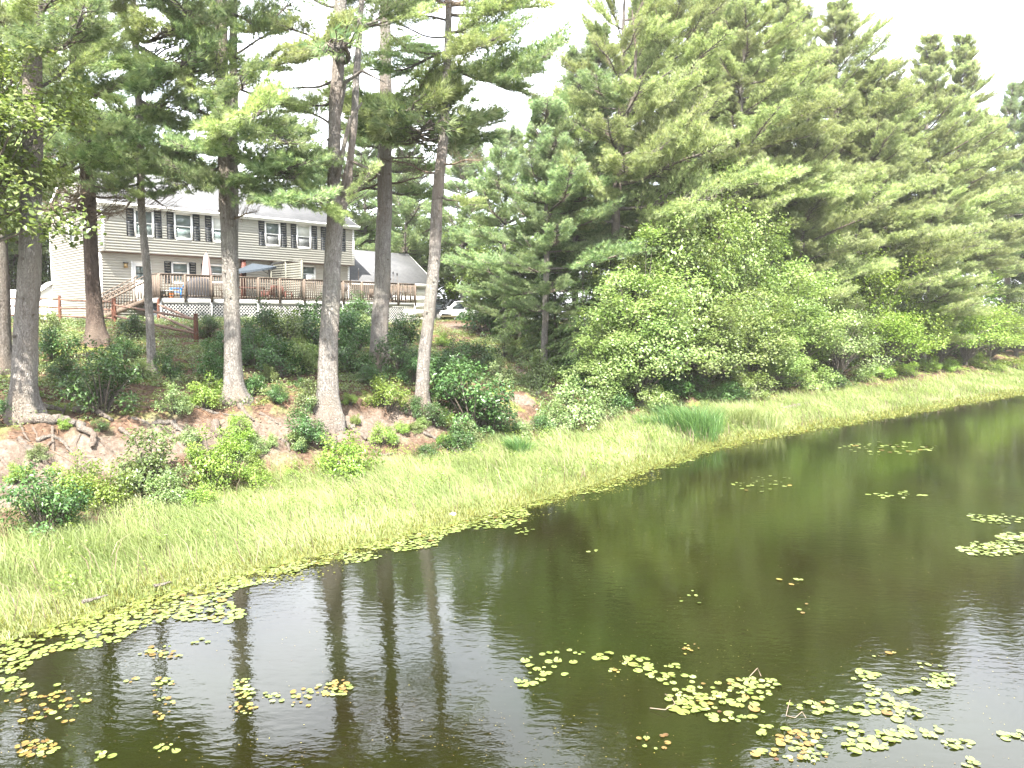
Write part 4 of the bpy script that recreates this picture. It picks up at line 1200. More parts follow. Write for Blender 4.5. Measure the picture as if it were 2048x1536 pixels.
pine((758, 736), [(758, 736, 44), (758, 690, 35), (763, 600, 32), (767, 480, 30), (769, 420, 29), (769, 330, 28), (772, 250, 26), (771, 100, 22), (770, 20, 20)],
     'straight pine with mottled bark in front of the deck end, behind the forked one', 'pine_bark',
     [(200, 880, 290, -5, 'L', 1.7), (195, 700, 230, -4, 'L', 1.3), (180, 870, 220, -4.5, 'L', 1.5), (190, 850, 250, -5, 'L', 1.6), (110, 690, 150, 1.5, 'B', 1.0), (60, 860, 110, 2, 'B', 1.2), (50, 680, 40, 1, 'B'), (130, 890, 160, 2, 'B', 1.0),
      (300, 690, 260, 1, 'B'), (330, 680, 360, 0, 'D', 1.2), (345, 690, 320, -0.5, 'D', 1.2), (360, 660, 400, 0, 'D', 1.0), (340, 860, 345, 1.5, 'B', 1.1), (330, 690, 395, 0.5, 'D', 1.2), (370, 860, 360, 0, 'D', 1.1), (380, 650, 345, 2, 'B', 1.1),
      (380, 870, 400, 2, 'B', 1.2), (20, 880, -10, 0, 'L', 1.2), (10, 690, -30, 1, 'B'), (220, 900, 270, 2, 'B'), (310, 860, 320, -0.5, 'D')], knots=5)
pine((844, 812), [(844, 812, 30), (846, 760, 25), (849, 700, 24), (857, 640, 23), (866, 560, 23), (873, 430, 22), (879, 350, 21), (889, 250, 18), (893, 150, 15.5), (897, 50, 13), (899, 0, 12)],
     'slim pine leaning to the right beside the garage, on the edge of the bank', 'pine_bark',
     [(75, 770, 40, 0, 'S', 0.8), (105, 760, 110, 1, 'S'), (70, 1010, 20, -1, 'L', 1.2), (80, 1060, 60, -1.5, 'L', 1.2), (140, 1110, 130, -2, 'B', 1.4), (135, 1140, 105, 0, 'B', 1.3), (130, 1060, 200, -1, 'B', 1.2), (110, 1000, 90, -3, 'L', 1.1),
      (100, 740, 150, 1, 'B'), (60, 960, 60, 1, 'S'), (200, 760, 230, 1.5, 'S'), (10, 1040, -20, 0, 'L', 1.3), (5, 980, -30, -1, 'D', 1.4), (0, 850, -10, -1, 'D', 1.5), (30, 1100, 20, 0, 'L', 1.3), (40, 780, 0, 1, 'B'), (390, 950, 420, -1, 'S'), (330, 960, 330, -1, 'D', 0.9), (250, 1000, 230, 2, 'B'), (350, 780, 330, 1, 'D'), (270, 770, 290, 1, 'S')], knots=3, flare=0.6)
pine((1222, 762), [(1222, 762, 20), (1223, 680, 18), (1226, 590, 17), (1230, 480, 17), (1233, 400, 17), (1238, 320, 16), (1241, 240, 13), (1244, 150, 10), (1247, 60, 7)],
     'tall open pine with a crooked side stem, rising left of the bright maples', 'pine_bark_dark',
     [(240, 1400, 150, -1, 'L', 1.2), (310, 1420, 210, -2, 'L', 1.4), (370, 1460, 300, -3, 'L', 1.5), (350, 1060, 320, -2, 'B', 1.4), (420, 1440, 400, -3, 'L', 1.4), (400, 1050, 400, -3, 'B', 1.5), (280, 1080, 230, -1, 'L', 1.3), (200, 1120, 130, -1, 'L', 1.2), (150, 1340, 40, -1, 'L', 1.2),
      (130, 1160, 40, 0, 'L', 1.1), (80, 1200, -30, 0, 'L'), (70, 1310, -40, 0, 'L'), (440, 1090, 460, -2, 'L', 1.3), (330, 1400, 260, 1, 'L', 1.3), (450, 1380, 470, -1, 'L', 1.2), (480, 1120, 500, -1, 'B', 1.2), (260, 1350, 200, -3, 'L', 1.2), (180, 1360, 100, 2, 'L'), (220, 1110, 190, 1, 'L'),
      (380, 1130, 350, -4, 'L', 1.3), (340, 1340, 300, -5, 'L', 1.2), (300, 1205, 240, -4, 'L', 1.1), (240, 1290, 170, -4, 'L', 1.1), (160, 1190, 90, -3, 'L', 1.1), (110, 1285, 50, -3, 'L', 1.0), (60, 1170, 10, -1, 'L', 1.1), (200, 1180, 160, -3.5, 'B', 1.2), (370, 1250, 330, -5, 'L', 1.0), (90, 1370, 60, 1, 'L', 1.2), (40, 1340, 0, 1, 'L', 1.2)],
     forks=[[(1238, 330, 10, 0), (1252, 240, 8, -1), (1268, 190, 7, -1), (1272, 100, 5, -1), (1264, 20, 4, -1)], [(1262, 200, 6, -1), (1300, 170, 4, -1.5), (1345, 140, 3, -2)]], top_z=24)

# ------------------------------------------------------------------ the pine wood to the right and behind the house
trunk_cache = {}
def wood_pine(px, Y, top_py, rad, label, cb=0.25, kind='L', lean=0.0, dens=1.0, bark='pine_bark_dark', grp='white pines of the wood', wind=0.25, bulk=1.0):
    d = ray(px, 640); x = d[0] * Y / d[1]; z0 = float(terrain(x, Y))
    zt = at(px, top_py, Y)[2]; Ht = zt - z0
    root = empty('pine_tree', (x, Y, z0), label, 'pine tree', grp)
    top = np.array([x + lean * Ht, Y, zt])
    pts = [np.array([x, Y, z0]), np.array([x + lean * Ht * 0.3 + rng.uniform(-.2, .2), Y, z0 + Ht * 0.4]), np.array([x + lean * Ht * 0.7, Y, z0 + 0.75 * Ht]), top]
    r0 = 0.011 * Ht + 0.03
    trunk_mesh(root, pts, [r0, r0 * 0.75, r0 * 0.42, 0.02], bark, 0.5, sides=12)
    P = np.array(pts)
    z = z0 + Ht * cb; az = rng.uniform(0, 6)
    while z < zt - 0.25:
        u = (z - z0 - Ht * cb) / (Ht * (1 - cb))
        q = np.array([np.interp(z, P[:, 2], P[:, j]) for j in range(3)])
        nb = 5 if u < 0.8 else 4
        az += 0.7
        for b_ in range(nb):
            a_ = az + b_ * 2 * math.pi / nb + rng.uniform(-0.35, 0.35)
            prof = (1 - u) ** 0.55 * min(1, 0.65 + u * 1.8)
            L = max(0.9, rad * 1.4 * prof * rng.uniform(0.45, 1.25) * (1 + wind * math.cos(a_)))
            el = 0.03 + 0.80 * u ** 1.8 + rng.uniform(-0.08, 0.14)
            qq = q + [0, 0, rng.uniform(-0.12, 0.12)]
            e = qq + np.array([math.cos(a_) * L * math.cos(el), math.sin(a_) * L * math.cos(el), L * math.sin(el)])
            add_branch(root, qq, e, kind, bulk, 0.25)
        z += rng.uniform(0.85, 1.35) * (1 - 0.35 * u)
    return root

WOOD = [
 (1088, 41, 200, 3.6, 'pine with dark plumes between the leaning pine and the open pine', .25, 'B'),
 (1150, 46, 110, 3.6, 'bluish pine closest behind the open crooked pine on its left', .2, 'B'),
 (1010, 50, 265, 3.8, 'broad pine just right of the leaning slim pine, above the white car', .15, 'B'),
 (1325, 47, -60, 4.4, 'pale pine directly right of the open crooked pine', .3, 'L'),
 (1395, 53, -60, 4.5, 'tall pale pine above the left part of the bright maples', .25, 'L'),
 (1462, 50, -70, 4.0, 'pine with a bare dark top stem above the centre of the maples', .35, 'L'),
 (1535, 57, -10, 4.4, 'pine behind the right half of the bright maples', .25, 'L'),
 (1585, 53, 230, 3.8, 'lower pine with a leaning pale trunk above the right edge of the maples', .2, 'L'),
 (1655, 62, 5, 5.2, 'big fan shaped pine with the highest top right of centre', .25, 'L'),
 (1725, 60, 130, 4.4, 'shorter pine right below the big fan shaped pine', .15, 'L'),
 (1775, 67, 165, 4.4, 'pine left of the twin spiky tops on the right', .2, 'L'),
 (1832, 68, 72, 4.2, 'left one of the twin spiky pines against the white sky', .2, 'L'),
 (1900, 72, 85, 4.2, 'right one of the twin spiky pines against the white sky', .22, 'L'),
 (1850, 62, 330, 3.4, 'small pine low in front of the twin spiky pines', .12, 'L'),
 (1950, 76, 240, 4.2, 'pine in the dip of the treeline near the right edge', .25, 'L'),
 (2010, 82, 170, 4.6, 'dark green pine close to the right edge of the picture', .2, 'B'),
 (2052, 86, 130, 5.0, 'outermost pine cut by the right edge of the picture', .15, 'B'),
 (2120, 88, 120, 5.0, 'pine of the wood just beyond the right edge', .15, 'B'),
 (2200, 92, 100, 5.0, 'farther pine of the wood beyond the right edge', .15, 'B'),
 (1270, 60, -30, 4.4, 'pine far behind the open crooked pine', .15, 'L'),
 (1430, 66, -40, 5.0, 'pine deep in the wood above the middle of the maples', .15, 'L'),
 (1590, 72, 20, 4.8, 'pine deep in the wood left of the fan shaped pine', .15, 'L'),
 (1700, 78, 150, 4.6, 'pine deep in the wood right of the fan shaped pine', .15, 'L'),
 (1190, 62, 60, 4.2, 'pine deep in the wood left of the open crooked pine', .1, 'B'),
 (-60, 56, 60, 4.6, 'pine behind the van at the left edge', .2, 'B'),
 (90, 62, 90, 4.4, 'pine behind the gable end, far back on the left', .15, 'B'),
 (255, 66, 235, 3.8, 'pine behind the left half of the house roof', .2, 'B'),
 (395, 70, 320, 3.6, 'low pine behind the ridge of the house roof', .15, 'B'),
 (655, 66, 310, 3.8, 'pine behind the right end of the house roof', .2, 'B'),
 (735, 70, 250, 3.8, 'dark pine behind the forked pine, beyond the garage', .2, 'B'),
 (815, 66, 275, 3.8, 'dark pine behind the garage roof', .22, 'B'),
 (925, 62, 270, 3.8, 'pine behind the two parked cars', .25, 'B'),
]
for i, w in enumerate(WOOD):
    wood_pine(w[0], w[1], w[2], w[3], w[4], w[5], w[6], lean=0.04 if w[0] == 1585 else rng.uniform(-0.006, 0.02), dens=1.0, bark='pine_bark')

# ------------------------------------------------------------------ broadleaf trees
def crown_mesh(mat, rx, rz, nclump, nleaf, lsize, limb='grey_bark', low=-0.6, cr=(0.55, 1.0)):
    g = G()
    C_ = []; ph_ = rng.uniform(0, 6)
    for i in range(nclump):
        v_ = nrm(rng.standard_normal(3)); 
        while v_[2] < low: v_ = nrm(rng.standard_normal(3))
        f = rng.uniform(0.4, 1.0) ** 0.6 * (1 + 0.30 * math.sin(4 * v_[0] + 5 * v_[1] + ph_) + 0.22 * math.sin(7 * v_[2] + 3 * v_[0] + ph_) + 0.12 * rng.standard_normal())
        C_.append([v_[0] * rx * f, v_[1] * rx * f, rz + v_[2] * rz * f])
    C_ = np.array(C_)
    for c_ in C_:
        out = nrm(c_ - [0, 0, rz * 0.6]); r_ = rng.uniform(*cr)
        k = int(nleaf * rng.uniform(0.7, 1.3) * r_ ** 1.5)
        # layered sprays
        a = rng.uniform(0, 2 * math.pi, k); q = np.sqrt(rng.random(k)) * r_
        lay = np.round(rng.random(k) * 3) / 3 - 0.5
        P = np.stack([q * np.cos(a), q * np.sin(a), lay * 0.75 * r_ - 0.28 * q ** 2 + 0.07 * rng.standard_normal(k)], 1)
        P = P + c_ + out * rng.uniform(-0.1, 0.15, (k, 1))
        Nn = nrm(np.array([0, 0, 1.0]) + 0.55 * out + 0.55 * rng.standard_normal((k, 3)))
        tone = np.clip(0.5 + 0.12 * rng.standard_normal() + 0.2 * rng.standard_normal(k), 0, 1)
        leaves(g, P, Nn, lsize * rng.uniform(0.7, 1.25, k), 1, tone, aspect=0.8)
        mid = np.array([c_[0] * 0.35, c_[1] * 0.35, c_[2] * 0.45 + 0.1])
        g.tube(np.stack([[0, 0, 0.0], mid, c_]), [0.05, 0.03, 0.008], 4, 0, cap=False)
    return g.build(None, [limb, mat])
MAPLE = [crown_mesh('maple_leaves', 2.5, 3.0, 105, 230, 0.15) for _ in range(3)]
YELL = [crown_mesh('yellow_leaves', 2.0, 2.6, 70, 190, 0.125) for _ in range(2)]
SAGET = [crown_mesh('sage_leaves', 2.2, 2.8, 80, 190, 0.12) for _ in range(2)]

def stems_mesh(n=3, h=3.0):
    g = G()
    for i in range(n):
        a = rng.uniform(0, 6.28); r_ = rng.uniform(0.1, 0.5) if n > 1 else 0
        g.tube([[0.06 * math.cos(a), 0.06 * math.sin(a), -0.3], [r_ * 0.5 * math.cos(a), r_ * 0.5 * math.sin(a), h * 0.4], [r_ * math.cos(a + 0.2), r_ * math.sin(a + 0.2), h]], [0.085, 0.06, 0.04] if n > 1 else [0.16, 0.13, 0.09], 8, 0, ridge=0.05)
    return g.build(None, 'grey_bark')
STEM = [stems_mesh(3), stems_mesh(4), stems_mesh(1)]

def leafy_tree(px, Y, top_py, r, label, fam, clear=0.1, stem=0, grp='bright broadleaf trees along the bank', name='leafy_tree', xyz=None):
    d = ray(px, 640); x = d[0] * Y / d[1]; z0 = float(terrain(x, Y))
    zt = at(px, top_py, Y)[2]; Ht = zt - z0
    root = empty(name, (x, Y, z0), label, 'tree', grp)
    me = fam[rng.integers(len(fam))]
    base_r = 2.4 if fam is MAPLE else (2.0 if fam is YELL else 2.2)
    base_h = 2 * (2.9 if fam is MAPLE else 2.6 if fam is YELL else 2.8)
    zc = Ht * clear
    o = inst('crown', me, root, (0, 0, zc), Quaternion((0, 0, 1), rng.uniform(0, 6.28)), (r / base_r, r / base_r, (Ht - zc) / base_h))
    inst('trunk', STEM[stem], root, (0, 0, 0), Quaternion((0, 0, 1), rng.uniform(0, 6.28)), (1, 1, max(0.4, (zc + (Ht - zc) * 0.35) / 3.0)))
    return root
def ymin(px, s):   # depth at which the sight line of px is s metres inland
    u = (px - 1024) / F
    for Y in np.arange(15, 140, 0.25):
        if s_in(u * Y, Y) > s: return Y
    return 140
BL = [
 (1285, 6.5, 545, 2.3, 'bright multi stemmed maple at the left end of the maple thicket', MAPLE, 0),
 (1245, 9.5, 520, 1.9, 'maple with thin stems beside the foot of the open pine', MAPLE, 1),
 (1350, 8.5, 405, 2.7, 'tallest bright maple, its top above the thicket', MAPLE, 0),
 (1400, 6.8, 590, 2.3, 'rounded maple over the dark reed clump', MAPLE, 1),
 (1450, 9.0, 430, 2.7, 'wide bright maple right of the tallest one', MAPLE, 1),
 (1505, 7.0, 600, 2.4, 'low maple with shaded underside near the pale reeds', MAPLE, 0),
 (1540, 10., 480, 2.6, 'bright maple below the leaning pale pine trunk', MAPLE, 0),
 (1590, 7.5, 560, 2.4, 'maple at the right end of the bright thicket', MAPLE, 1),
 (1630, 9.5, 500, 2.3, 'dark gapped maple right after the bright thicket', MAPLE, 0),
 (1425, 12.5, 415, 2.9, 'maple at the back of the thicket between its two tallest tops', MAPLE, 1),
 (1600, 12.5, 500, 2.7, 'maple at the back of the right end of the thicket', MAPLE, 1),
 (1225, 7.0, 660, 1.6, 'small bright maple hiding the foot of the open pine', MAPLE, 1),
 (1545, 6.4, 660, 1.9, 'low maple leaning over the grass right of the reed clump', MAPLE, 0),
 (1680, 12, 520, 2.8, 'sage green tree at the back, left of the pale thin trunk', SAGET, 1),
 (1800, 12, 520, 3.0, 'yellow green tree at the back below the left spiky pine', YELL, 1),
 (1920, 12, 540, 3.2, 'yellow green tree at the back below the right spiky pine', YELL, 1),
 (2010, 12, 560, 3.2, 'leafy tree at the back close to the right edge', SAGET, 1),
 (1680, 7.0, 600, 2.3, 'green shoreline tree over the pale log', SAGET, 1),
 (1735, 9.0, 500, 2.6, 'yellow green tree with a pale thin trunk', YELL, 2),
 (1770, 7.0, 610, 2.3, 'low yellow green tree over the middle of the far grass', YELL, 0),
 (1835, 8.0, 590, 2.4, 'yellow green tree right of the pale thin trunk', YELL, 1),
 (1885, 8.0, 540, 2.5, 'layered yellow green tree under the twin spiky pines', YELL, 0),
 (1935, 7.5, 600, 2.6, 'round yellow green tree near the far grass bend', YELL, 1),
 (1985, 8.0, 610, 2.8, 'yellow green tree near the right edge above the grass', YELL, 0),
 (2035, 9.0, 600, 3.0, 'last leafy tree before the right edge of the picture', SAGET, 1),
 (2110, 8.0, 600, 3.0, 'leafy tree beyond the right edge', SAGET, 1),
]
for px, s, ty, r, lab, fam, st in BL:
    leafy_tree(px, ymin(px, s), ty, r, lab, fam, 0.06, st)
# undergrowth trees behind the house, the garage and the cars
BK = [(20, 60, 420, 3.2, 'broadleaf tree behind the white van', SAGET), (95, 62, 440, 3.0, 'dark broadleaf tree left of the house gable', SAGET), (-60, 58, 430, 3.2, 'broadleaf tree beyond the left edge', SAGET),
      (660, 72, 360, 3.4, 'broadleaf tree rising behind the right end of the roof', YELL), (735, 74, 420, 3.4, 'yellow green tree behind the join of house and garage', YELL), (790, 76, 400, 3.4, 'yellow green tree behind the garage ridge', YELL),
      (850, 74, 430, 3.2, 'leafy tree behind the right end of the garage', YELL), (905, 76, 440, 3.2, 'leafy tree behind the dark car', YELL), (950, 70, 430, 3.0, 'leafy tree behind the white car', SAGET), (1000, 58, 470, 2.6, 'leafy tree at the edge of the hemlock shade', MAPLE),
      (545, 74, 350, 3.4, 'broadleaf tree behind the middle of the roof', SAGET), (450, 76, 360, 3.2, 'leafy tree behind the ridge left of the straight pine', YELL), (330, 76, 350, 3.4, 'broadleaf tree behind the left part of the ridge', SAGET), (200, 72, 340, 3.4, 'broadleaf tree behind the left roof end', SAGET)]
for px, Y, ty, r, lab, fam in BK:
    leafy_tree(px, Y, ty, r, lab, fam, 0.12, 2, grp='leafy trees behind the house and cars')
# big leafy tree leaning in at the upper left
o = leafy_tree(-62, 18.6, 60, 2.15, 'leafy tree with big glossy leaves reaching in at the upper left corner', MAPLE, 0.42, 2, grp=None)
# hemlocks in the shade
def hemlock_crown():
    g = G(); Hh = 8.0
    g.tube([[0, 0, -0.3], [0, 0, Hh]], [0.12, 0.015], 8, 0)
    P = []; D = []
    for z in np.arange(0.8, Hh, 0.11):
        u = z / Hh; L = 2.3 * (1 - u) ** 0.8 + 0.25
        for _ in range(3):
            a = rng.uniform(0, 6.28); l_ = L * rng.uniform(0.6, 1.1)
            k = max(3, int(l_ / 0.09)); q = np.linspace(0.15, 1, k)
            b_ = np.stack([q * l_ * math.cos(a), q * l_ * math.sin(a), z + 0.12 * l_ * q - 0.35 * l_ * q ** 2.2], 1)
            g.tube(b_[::4] if k > 8 else b_, 0.008, 3, 0, cap=False)
            t_ = np.array([-math.sin(a), math.cos(a), 0]); w = 0.30 * (1.15 - q)[:, None] * l_
            for sd in (-1, 1):
                for f in (0.33, 0.66, 1.0):
                    P.append(b_ + sd * t_ * w * f + np.array([math.cos(a), math.sin(a), 0]) * w * f * 0.6 - np.array([0, 0, 0.10]) * f * f); D.append(np.repeat((sd * t_ + np.array([math.cos(a), math.sin(a), -0.5]))[None], k, 0))
    P = np.vstack(P); D = np.vstack(D)
    needles(g, P, D, 5, 0.10, 0.022, 1, spread=0.6, up=-0.25)
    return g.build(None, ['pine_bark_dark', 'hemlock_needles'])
HEM = [hemlock_crown()]
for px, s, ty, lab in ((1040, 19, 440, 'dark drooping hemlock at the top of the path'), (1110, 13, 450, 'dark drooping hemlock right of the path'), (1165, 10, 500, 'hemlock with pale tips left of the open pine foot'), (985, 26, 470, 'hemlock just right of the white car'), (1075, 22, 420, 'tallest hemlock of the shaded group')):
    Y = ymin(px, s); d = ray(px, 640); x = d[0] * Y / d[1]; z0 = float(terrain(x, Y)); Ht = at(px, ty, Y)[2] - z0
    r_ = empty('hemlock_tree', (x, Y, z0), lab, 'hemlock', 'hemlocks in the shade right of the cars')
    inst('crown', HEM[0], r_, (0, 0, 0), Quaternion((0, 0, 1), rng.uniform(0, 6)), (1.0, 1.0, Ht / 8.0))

# ------------------------------------------------------------------ shrubs
def bush_mesh(mat, n=34, nl=80, ls=0.085):
    g = G()
    for i in range(n):
        v_ = nrm(rng.standard_normal(3)); v_[2] = abs(v_[2]); f = rng.uniform(0.45, 1.05)
        c_ = np.array([v_[0] * 0.82 * f, v_[1] * 0.82 * f, 0.12 + v_[2] * 1.0 * f * rng.uniform(0.75, 1.15)])
        g.tube([[0, 0, -0.15], c_ * [0.5, 0.5, 0.5], c_], [0.02, 0.014, 0.006], 4, 0, cap=False)
        out = nrm(c_ + [0, 0, 0.2]); k = int(nl * rng.uniform(0.6, 1.3))
        P = c_ + nrm(rng.standard_normal((k, 3))) * (rng.random((k, 1)) ** 0.4) * [0.27, 0.27, 0.2]
        Nn = nrm(out * 0.8 + np.array([0, 0, 0.7]) + 0.55 * rng.standard_normal((k, 3)))
        leaves(g, P, Nn, ls * rng.uniform(0.65, 1.25, k), 1, np.clip(0.5 + 0.12 * rng.standard_normal() + 0.2 * rng.standard_normal(k), 0, 1), aspect=0.55)
    return g.build(None, ['grey_bark', mat])
BM = {k: [bush_mesh(m) for _ in range(3)] for k, m in (('D', 'laurel_leaves'), ('S', 'sage_leaves'), ('Y', 'yellow_leaves'), ('M', 'maple_leaves'))}
def bush(px, py, rpx, fam, label, hs=1.0, grp='shrubs on the bank slope'):
    """px, py: centre of the shrub in the photo; its foot is found below"""
    p = on(px, min(py + rpx * 0.8, 1400)); r = 1.22 * rpx * p[1] / F
    root = empty('shrub', tuple(p), label, 'shrub', grp)
    k = 1.45 * r / 0.95
    inst('foliage', BM[fam][rng.integers(3)], root, (0, 0, 0), Quaternion((0, 0, 1), rng.uniform(0, 6.28)), (r / 0.95, r / 0.95, k / 1.15 * hs))
    return root
BUSH = [
 (205, 765, 72, 'D', 'big dark glossy shrub on the slope right of the thick left trunk'), (92, 1010, 76, 'D', 'big dark shrub at the lower left where the grass begins'), (150, 965, 52, 'Y', 'yellow green shrub right behind the big lower left shrub'),
 (215, 985, 50, 'Y', 'yellow green shrub between the dark lower left shrub and the pale one'), (300, 930, 75, 'S', 'tall pale sage shrub in the middle of the left bank foot'), (335, 985, 48, 'S', 'pale shrub low in front of the tall sage shrub'),
 (430, 925, 58, 'Y', 'yellow green shrub right of the tall sage shrub'), (475, 885, 38, 'Y', 'upright yellow green sprig below the first straight pine'), (395, 995, 36, 'Y', 'small yellow green shrub low on the grass edge'), (515, 950, 32, 'Y', 'small sparse shrub on the pale soil'),
 (614, 855, 42, 'D', 'neat dark shrub left of the forked pine foot'), (697, 912, 62, 'Y', 'round yellow green shrub right below the forked pine'), (507, 770, 26, 'D', 'small shrub right of the first straight pine foot'), (412, 790, 36, 'Y', 'light shrub left of the first straight pine foot'),
 (350, 800, 34, 'S', 'grey green shrub in front of the slender pine foot'), (18, 812, 24, 'D', 'small dark shrub at the left edge by the thick trunk'), (620, 790, 34, 'S', 'light shrub touching the left side of the forked trunk'), (775, 790, 42, 'Y', 'light shrub between the forked and the leaning pine'),
 (745, 752, 28, 'D', 'dark shrub at the foot of the mottled straight pine'), (828, 812, 24, 'D', 'small dark shrub left of the leaning pine foot'), (945, 800, 76, 'D', 'large dark shrub mass right of the leaning pine'), (905, 770, 50, 'D', 'dark shrub close behind the leaning pine foot'),
 (985, 835, 46, 'D', 'dark shrub at the right foot of the large mass'), (915, 880, 36, 'D', 'low dark shrub on the grass edge below the large mass'), (905, 712, 36, 'D', 'dark shrub high on the slope below the white car'), (965, 715, 40, 'D', 'shrub left of the trodden path'),
 (1000, 745, 34, 'S', 'light shrub at the left edge of the path'), (1075, 745, 42, 'S', 'light shrub on the right of the path'), (1145, 805, 60, 'S', 'very bright pale shrub below the path'), (1105, 835, 36, 'S', 'pale shrub left of the very bright one'), (1085, 850, 26, 'D', 'small dark shrub below the path'),
 (1200, 815, 38, 'S', 'shrub right of the very bright pale one'), (1095, 700, 44, 'S', 'shrub under the hemlocks right of the path'), (1150, 730, 44, 'D', 'dark shrub under the hemlocks'), (1185, 765, 36, 'D', 'shrub left of the open pine foot'),
 (530, 660, 50, 'D', 'dark shrub in front of the lattice right of the first straight pine'), (575, 665, 52, 'M', 'tall green shrub in front of the lattice'), (635, 660, 56, 'D', 'dark shrub against the lattice left of the forked pine'), (500, 700, 44, 'D', 'dark shrub right beside the first straight pine'),
 (560, 715, 50, 'D', 'shrub in the middle of the slope below the lattice'), (610, 710, 46, 'M', 'green shrub left of the forked pine halfway up'), (705, 665, 50, 'D', 'dark shrub between the forked and the mottled pine'), (705, 715, 44, 'D', 'lower dark shrub between the forked and the mottled pine'),
 (730, 650, 30, 'S', 'light shrub against the lattice left of the mottled pine'), (805, 665, 44, 'D', 'dark shrub between the mottled pine and the leaning pine'), (800, 715, 46, 'D', 'lower dark shrub between the mottled and the leaning pine'), (825, 745, 30, 'D', 'dark shrub left against the leaning pine'),
 (268, 655, 30, 'D', 'dark shrub in front of the brown fence'), (110, 690, 40, 'D', 'dark shrub right of the thick left trunk, uphill'), (95, 640, 28, 'M', 'green shrub left of the brown fence run'), (430, 735, 40, 'D', 'dark shrub left of the first straight pine, uphill'),
 (445, 690, 34, 'D', 'shrub between the fence end and the first straight pine'), (340, 735, 32, 'D', 'low dark shrub right of the slender pine'), (415, 655, 26, 'D', 'small shrub at the reddish fence end post'), (250, 700, 30, 'D', 'low shrub between the brown pine and the slender pine'),
 (130, 740, 34, 'D', 'low dark shrub between the thick trunk and the big glossy shrub'), (885, 678, 16, 'Y', 'yellowish shrub below the dark car'), (1010, 690, 30, 'S', 'light shrub near the top of the path'),
 (870, 740, 40, 'D', 'dark shrub right against the leaning pine, uphill'), (1040, 860, 26, 'S', 'shrub at the foot of the path'), (60, 780, 22, 'Y', 'small bright shrub by the thick trunk roots'), (555, 790, 22, 'D', 'tiny dark shrub on the bare bank'), (770, 865, 26, 'Y', 'small leafy sprig below the light shrub'),
 (1240, 800, 34, 'D', 'shaded shrub left of the red brown bare ground'), (1320, 800, 40, 'M', 'green shrub below the left maple'), (870, 830, 30, 'D', 'dark shrub right of the leaning pine foot'), (585, 950, 22, 'Y', 'small yellow green shrub on the toe of the bank'),
 (40, 945, 26, 'Y', 'thin bright shrub at the left edge of the bank'), (130, 850, 14, 'Y', 'small sprout over the exposed roots'), (380, 870, 22, 'S', 'small sprig above the tall sage shrub'),
]
for b_ in BUSH: bush(*b_)
# small sprigs and saplings between the big shrubs
seen_sp = {}
for k in range(62):
    t = rng.uniform(-1, 21); s = rng.uniform(5.0, 13.5) if k % 2 else rng.uniform(4.6, 6.6); x, y = xy(t, s + np.interp(t, T0, S0)); z = float(terrain(x, y))
    px = 1024 + F * x / y; py = 640 + (H - z) / y * F
    if px < 5: continue
    b_ = min(BUSH, key=lambda q: (q[0] - px) ** 2 + (q[1] - py) ** 2)
    side = ('left of' if px < b_[0] else 'right of') if abs(px - b_[0]) > abs(py - b_[1]) else ('above' if py < b_[1] else 'below')
    core = ' '.join(b_[4].split()[:8])
    for w in ('small sprig', 'thin sapling', 'tiny shrub', 'leggy sprig', 'low seedling', 'second small sprig', 'second thin sapling', 'second tiny shrub'):
        l_ = w + ' ' + side + ' the ' + core
        if l_ not in seen_sp: break
    seen_sp[l_] = 1
    r_ = empty('sapling', (x, y, z), l_, 'sapling', 'small sprigs on the bank')
    q = rng.uniform(0.22, 0.5)
    inst('foliage', BM['YSDM'[rng.integers(4)]][rng.integers(3)], r_, (0, 0, 0), Quaternion((0, 0, 1), rng.uniform(0, 6.28)), (q, q, q * rng.uniform(0.9, 1.7)))
# taller thicket under the wood on the right
def near_shore(px):
    b_ = min(BL, key=lambda q: abs(q[0] - px)); k = int(abs(px - b_[0]) // 22)
    return 'low shore shrub ' + ('left' if px < b_[0] else 'right') + [' under the ', ' beside the ', ' past the ', ' well past the '][min(k, 3)] + ' '.join(b_[4].split()[:8])
TH_ = 0
for px in range(1330, 2160, 44):
    Y = ymin(px, rng.uniform(5.6, 7.5)); d = ray(px, 640); x = d[0] * Y / d[1]; z = float(terrain(x, Y))
    r_ = empty('shrub', (x, Y, z), near_shore(px), 'shrub', 'shoreline shrubs under the trees on the right')
    s_ = rng.uniform(1.0, 1.7)
    inst('foliage', BM['D' if px < 1700 and rng.random() < 0.6 else 'M' if px < 1750 else 'Y'][rng.integers(3)], r_, (0, 0, -0.1), Quaternion((0, 0, 1), rng.uniform(0, 6.28)), (s_, s_, s_ * 0.9))
used_l = {}
def near_label(px, pre):
    b_ = min(BL + [(q[0], 0, 0, 0, q[4]) for q in BK], key=lambda q: abs(q[0] - px))
    if b_ in BL: nm = b_[4]
    else: nm = b_[4]
    nm = ' '.join(nm.split()[:9])
    side = 'left of' if px < b_[0] else 'right of'
    for w in ('', 'taller ', 'lower ', 'denser ', 'darker ', 'rearmost '):
        l_ = w + pre + ' ' + side + ' ' + nm
        if l_ not in used_l: break
    used_l[l_] = 1
    return l_
for k in range(46):
    t = rng.uniform(24, 100); s = rng.uniform(9, 26); x, y = xy(t, s + np.interp(t, T0, S0)); z = float(terrain(x, y))
    r_ = empty('shrub', (x, y, z), near_label(1024 + F * x / y, 'undergrowth shrub'), 'shrub', 'undergrowth shrubs in the wood')
    s_ = rng.uniform(1.4, 2.8)
    inst('foliage', BM['D' if rng.random() < 0.5 else 'M'][rng.integers(3)], r_, (0, 0, -0.1), Quaternion((0, 0, 1), rng.uniform(0, 6.28)), (s_, s_, s_ * 0.9))
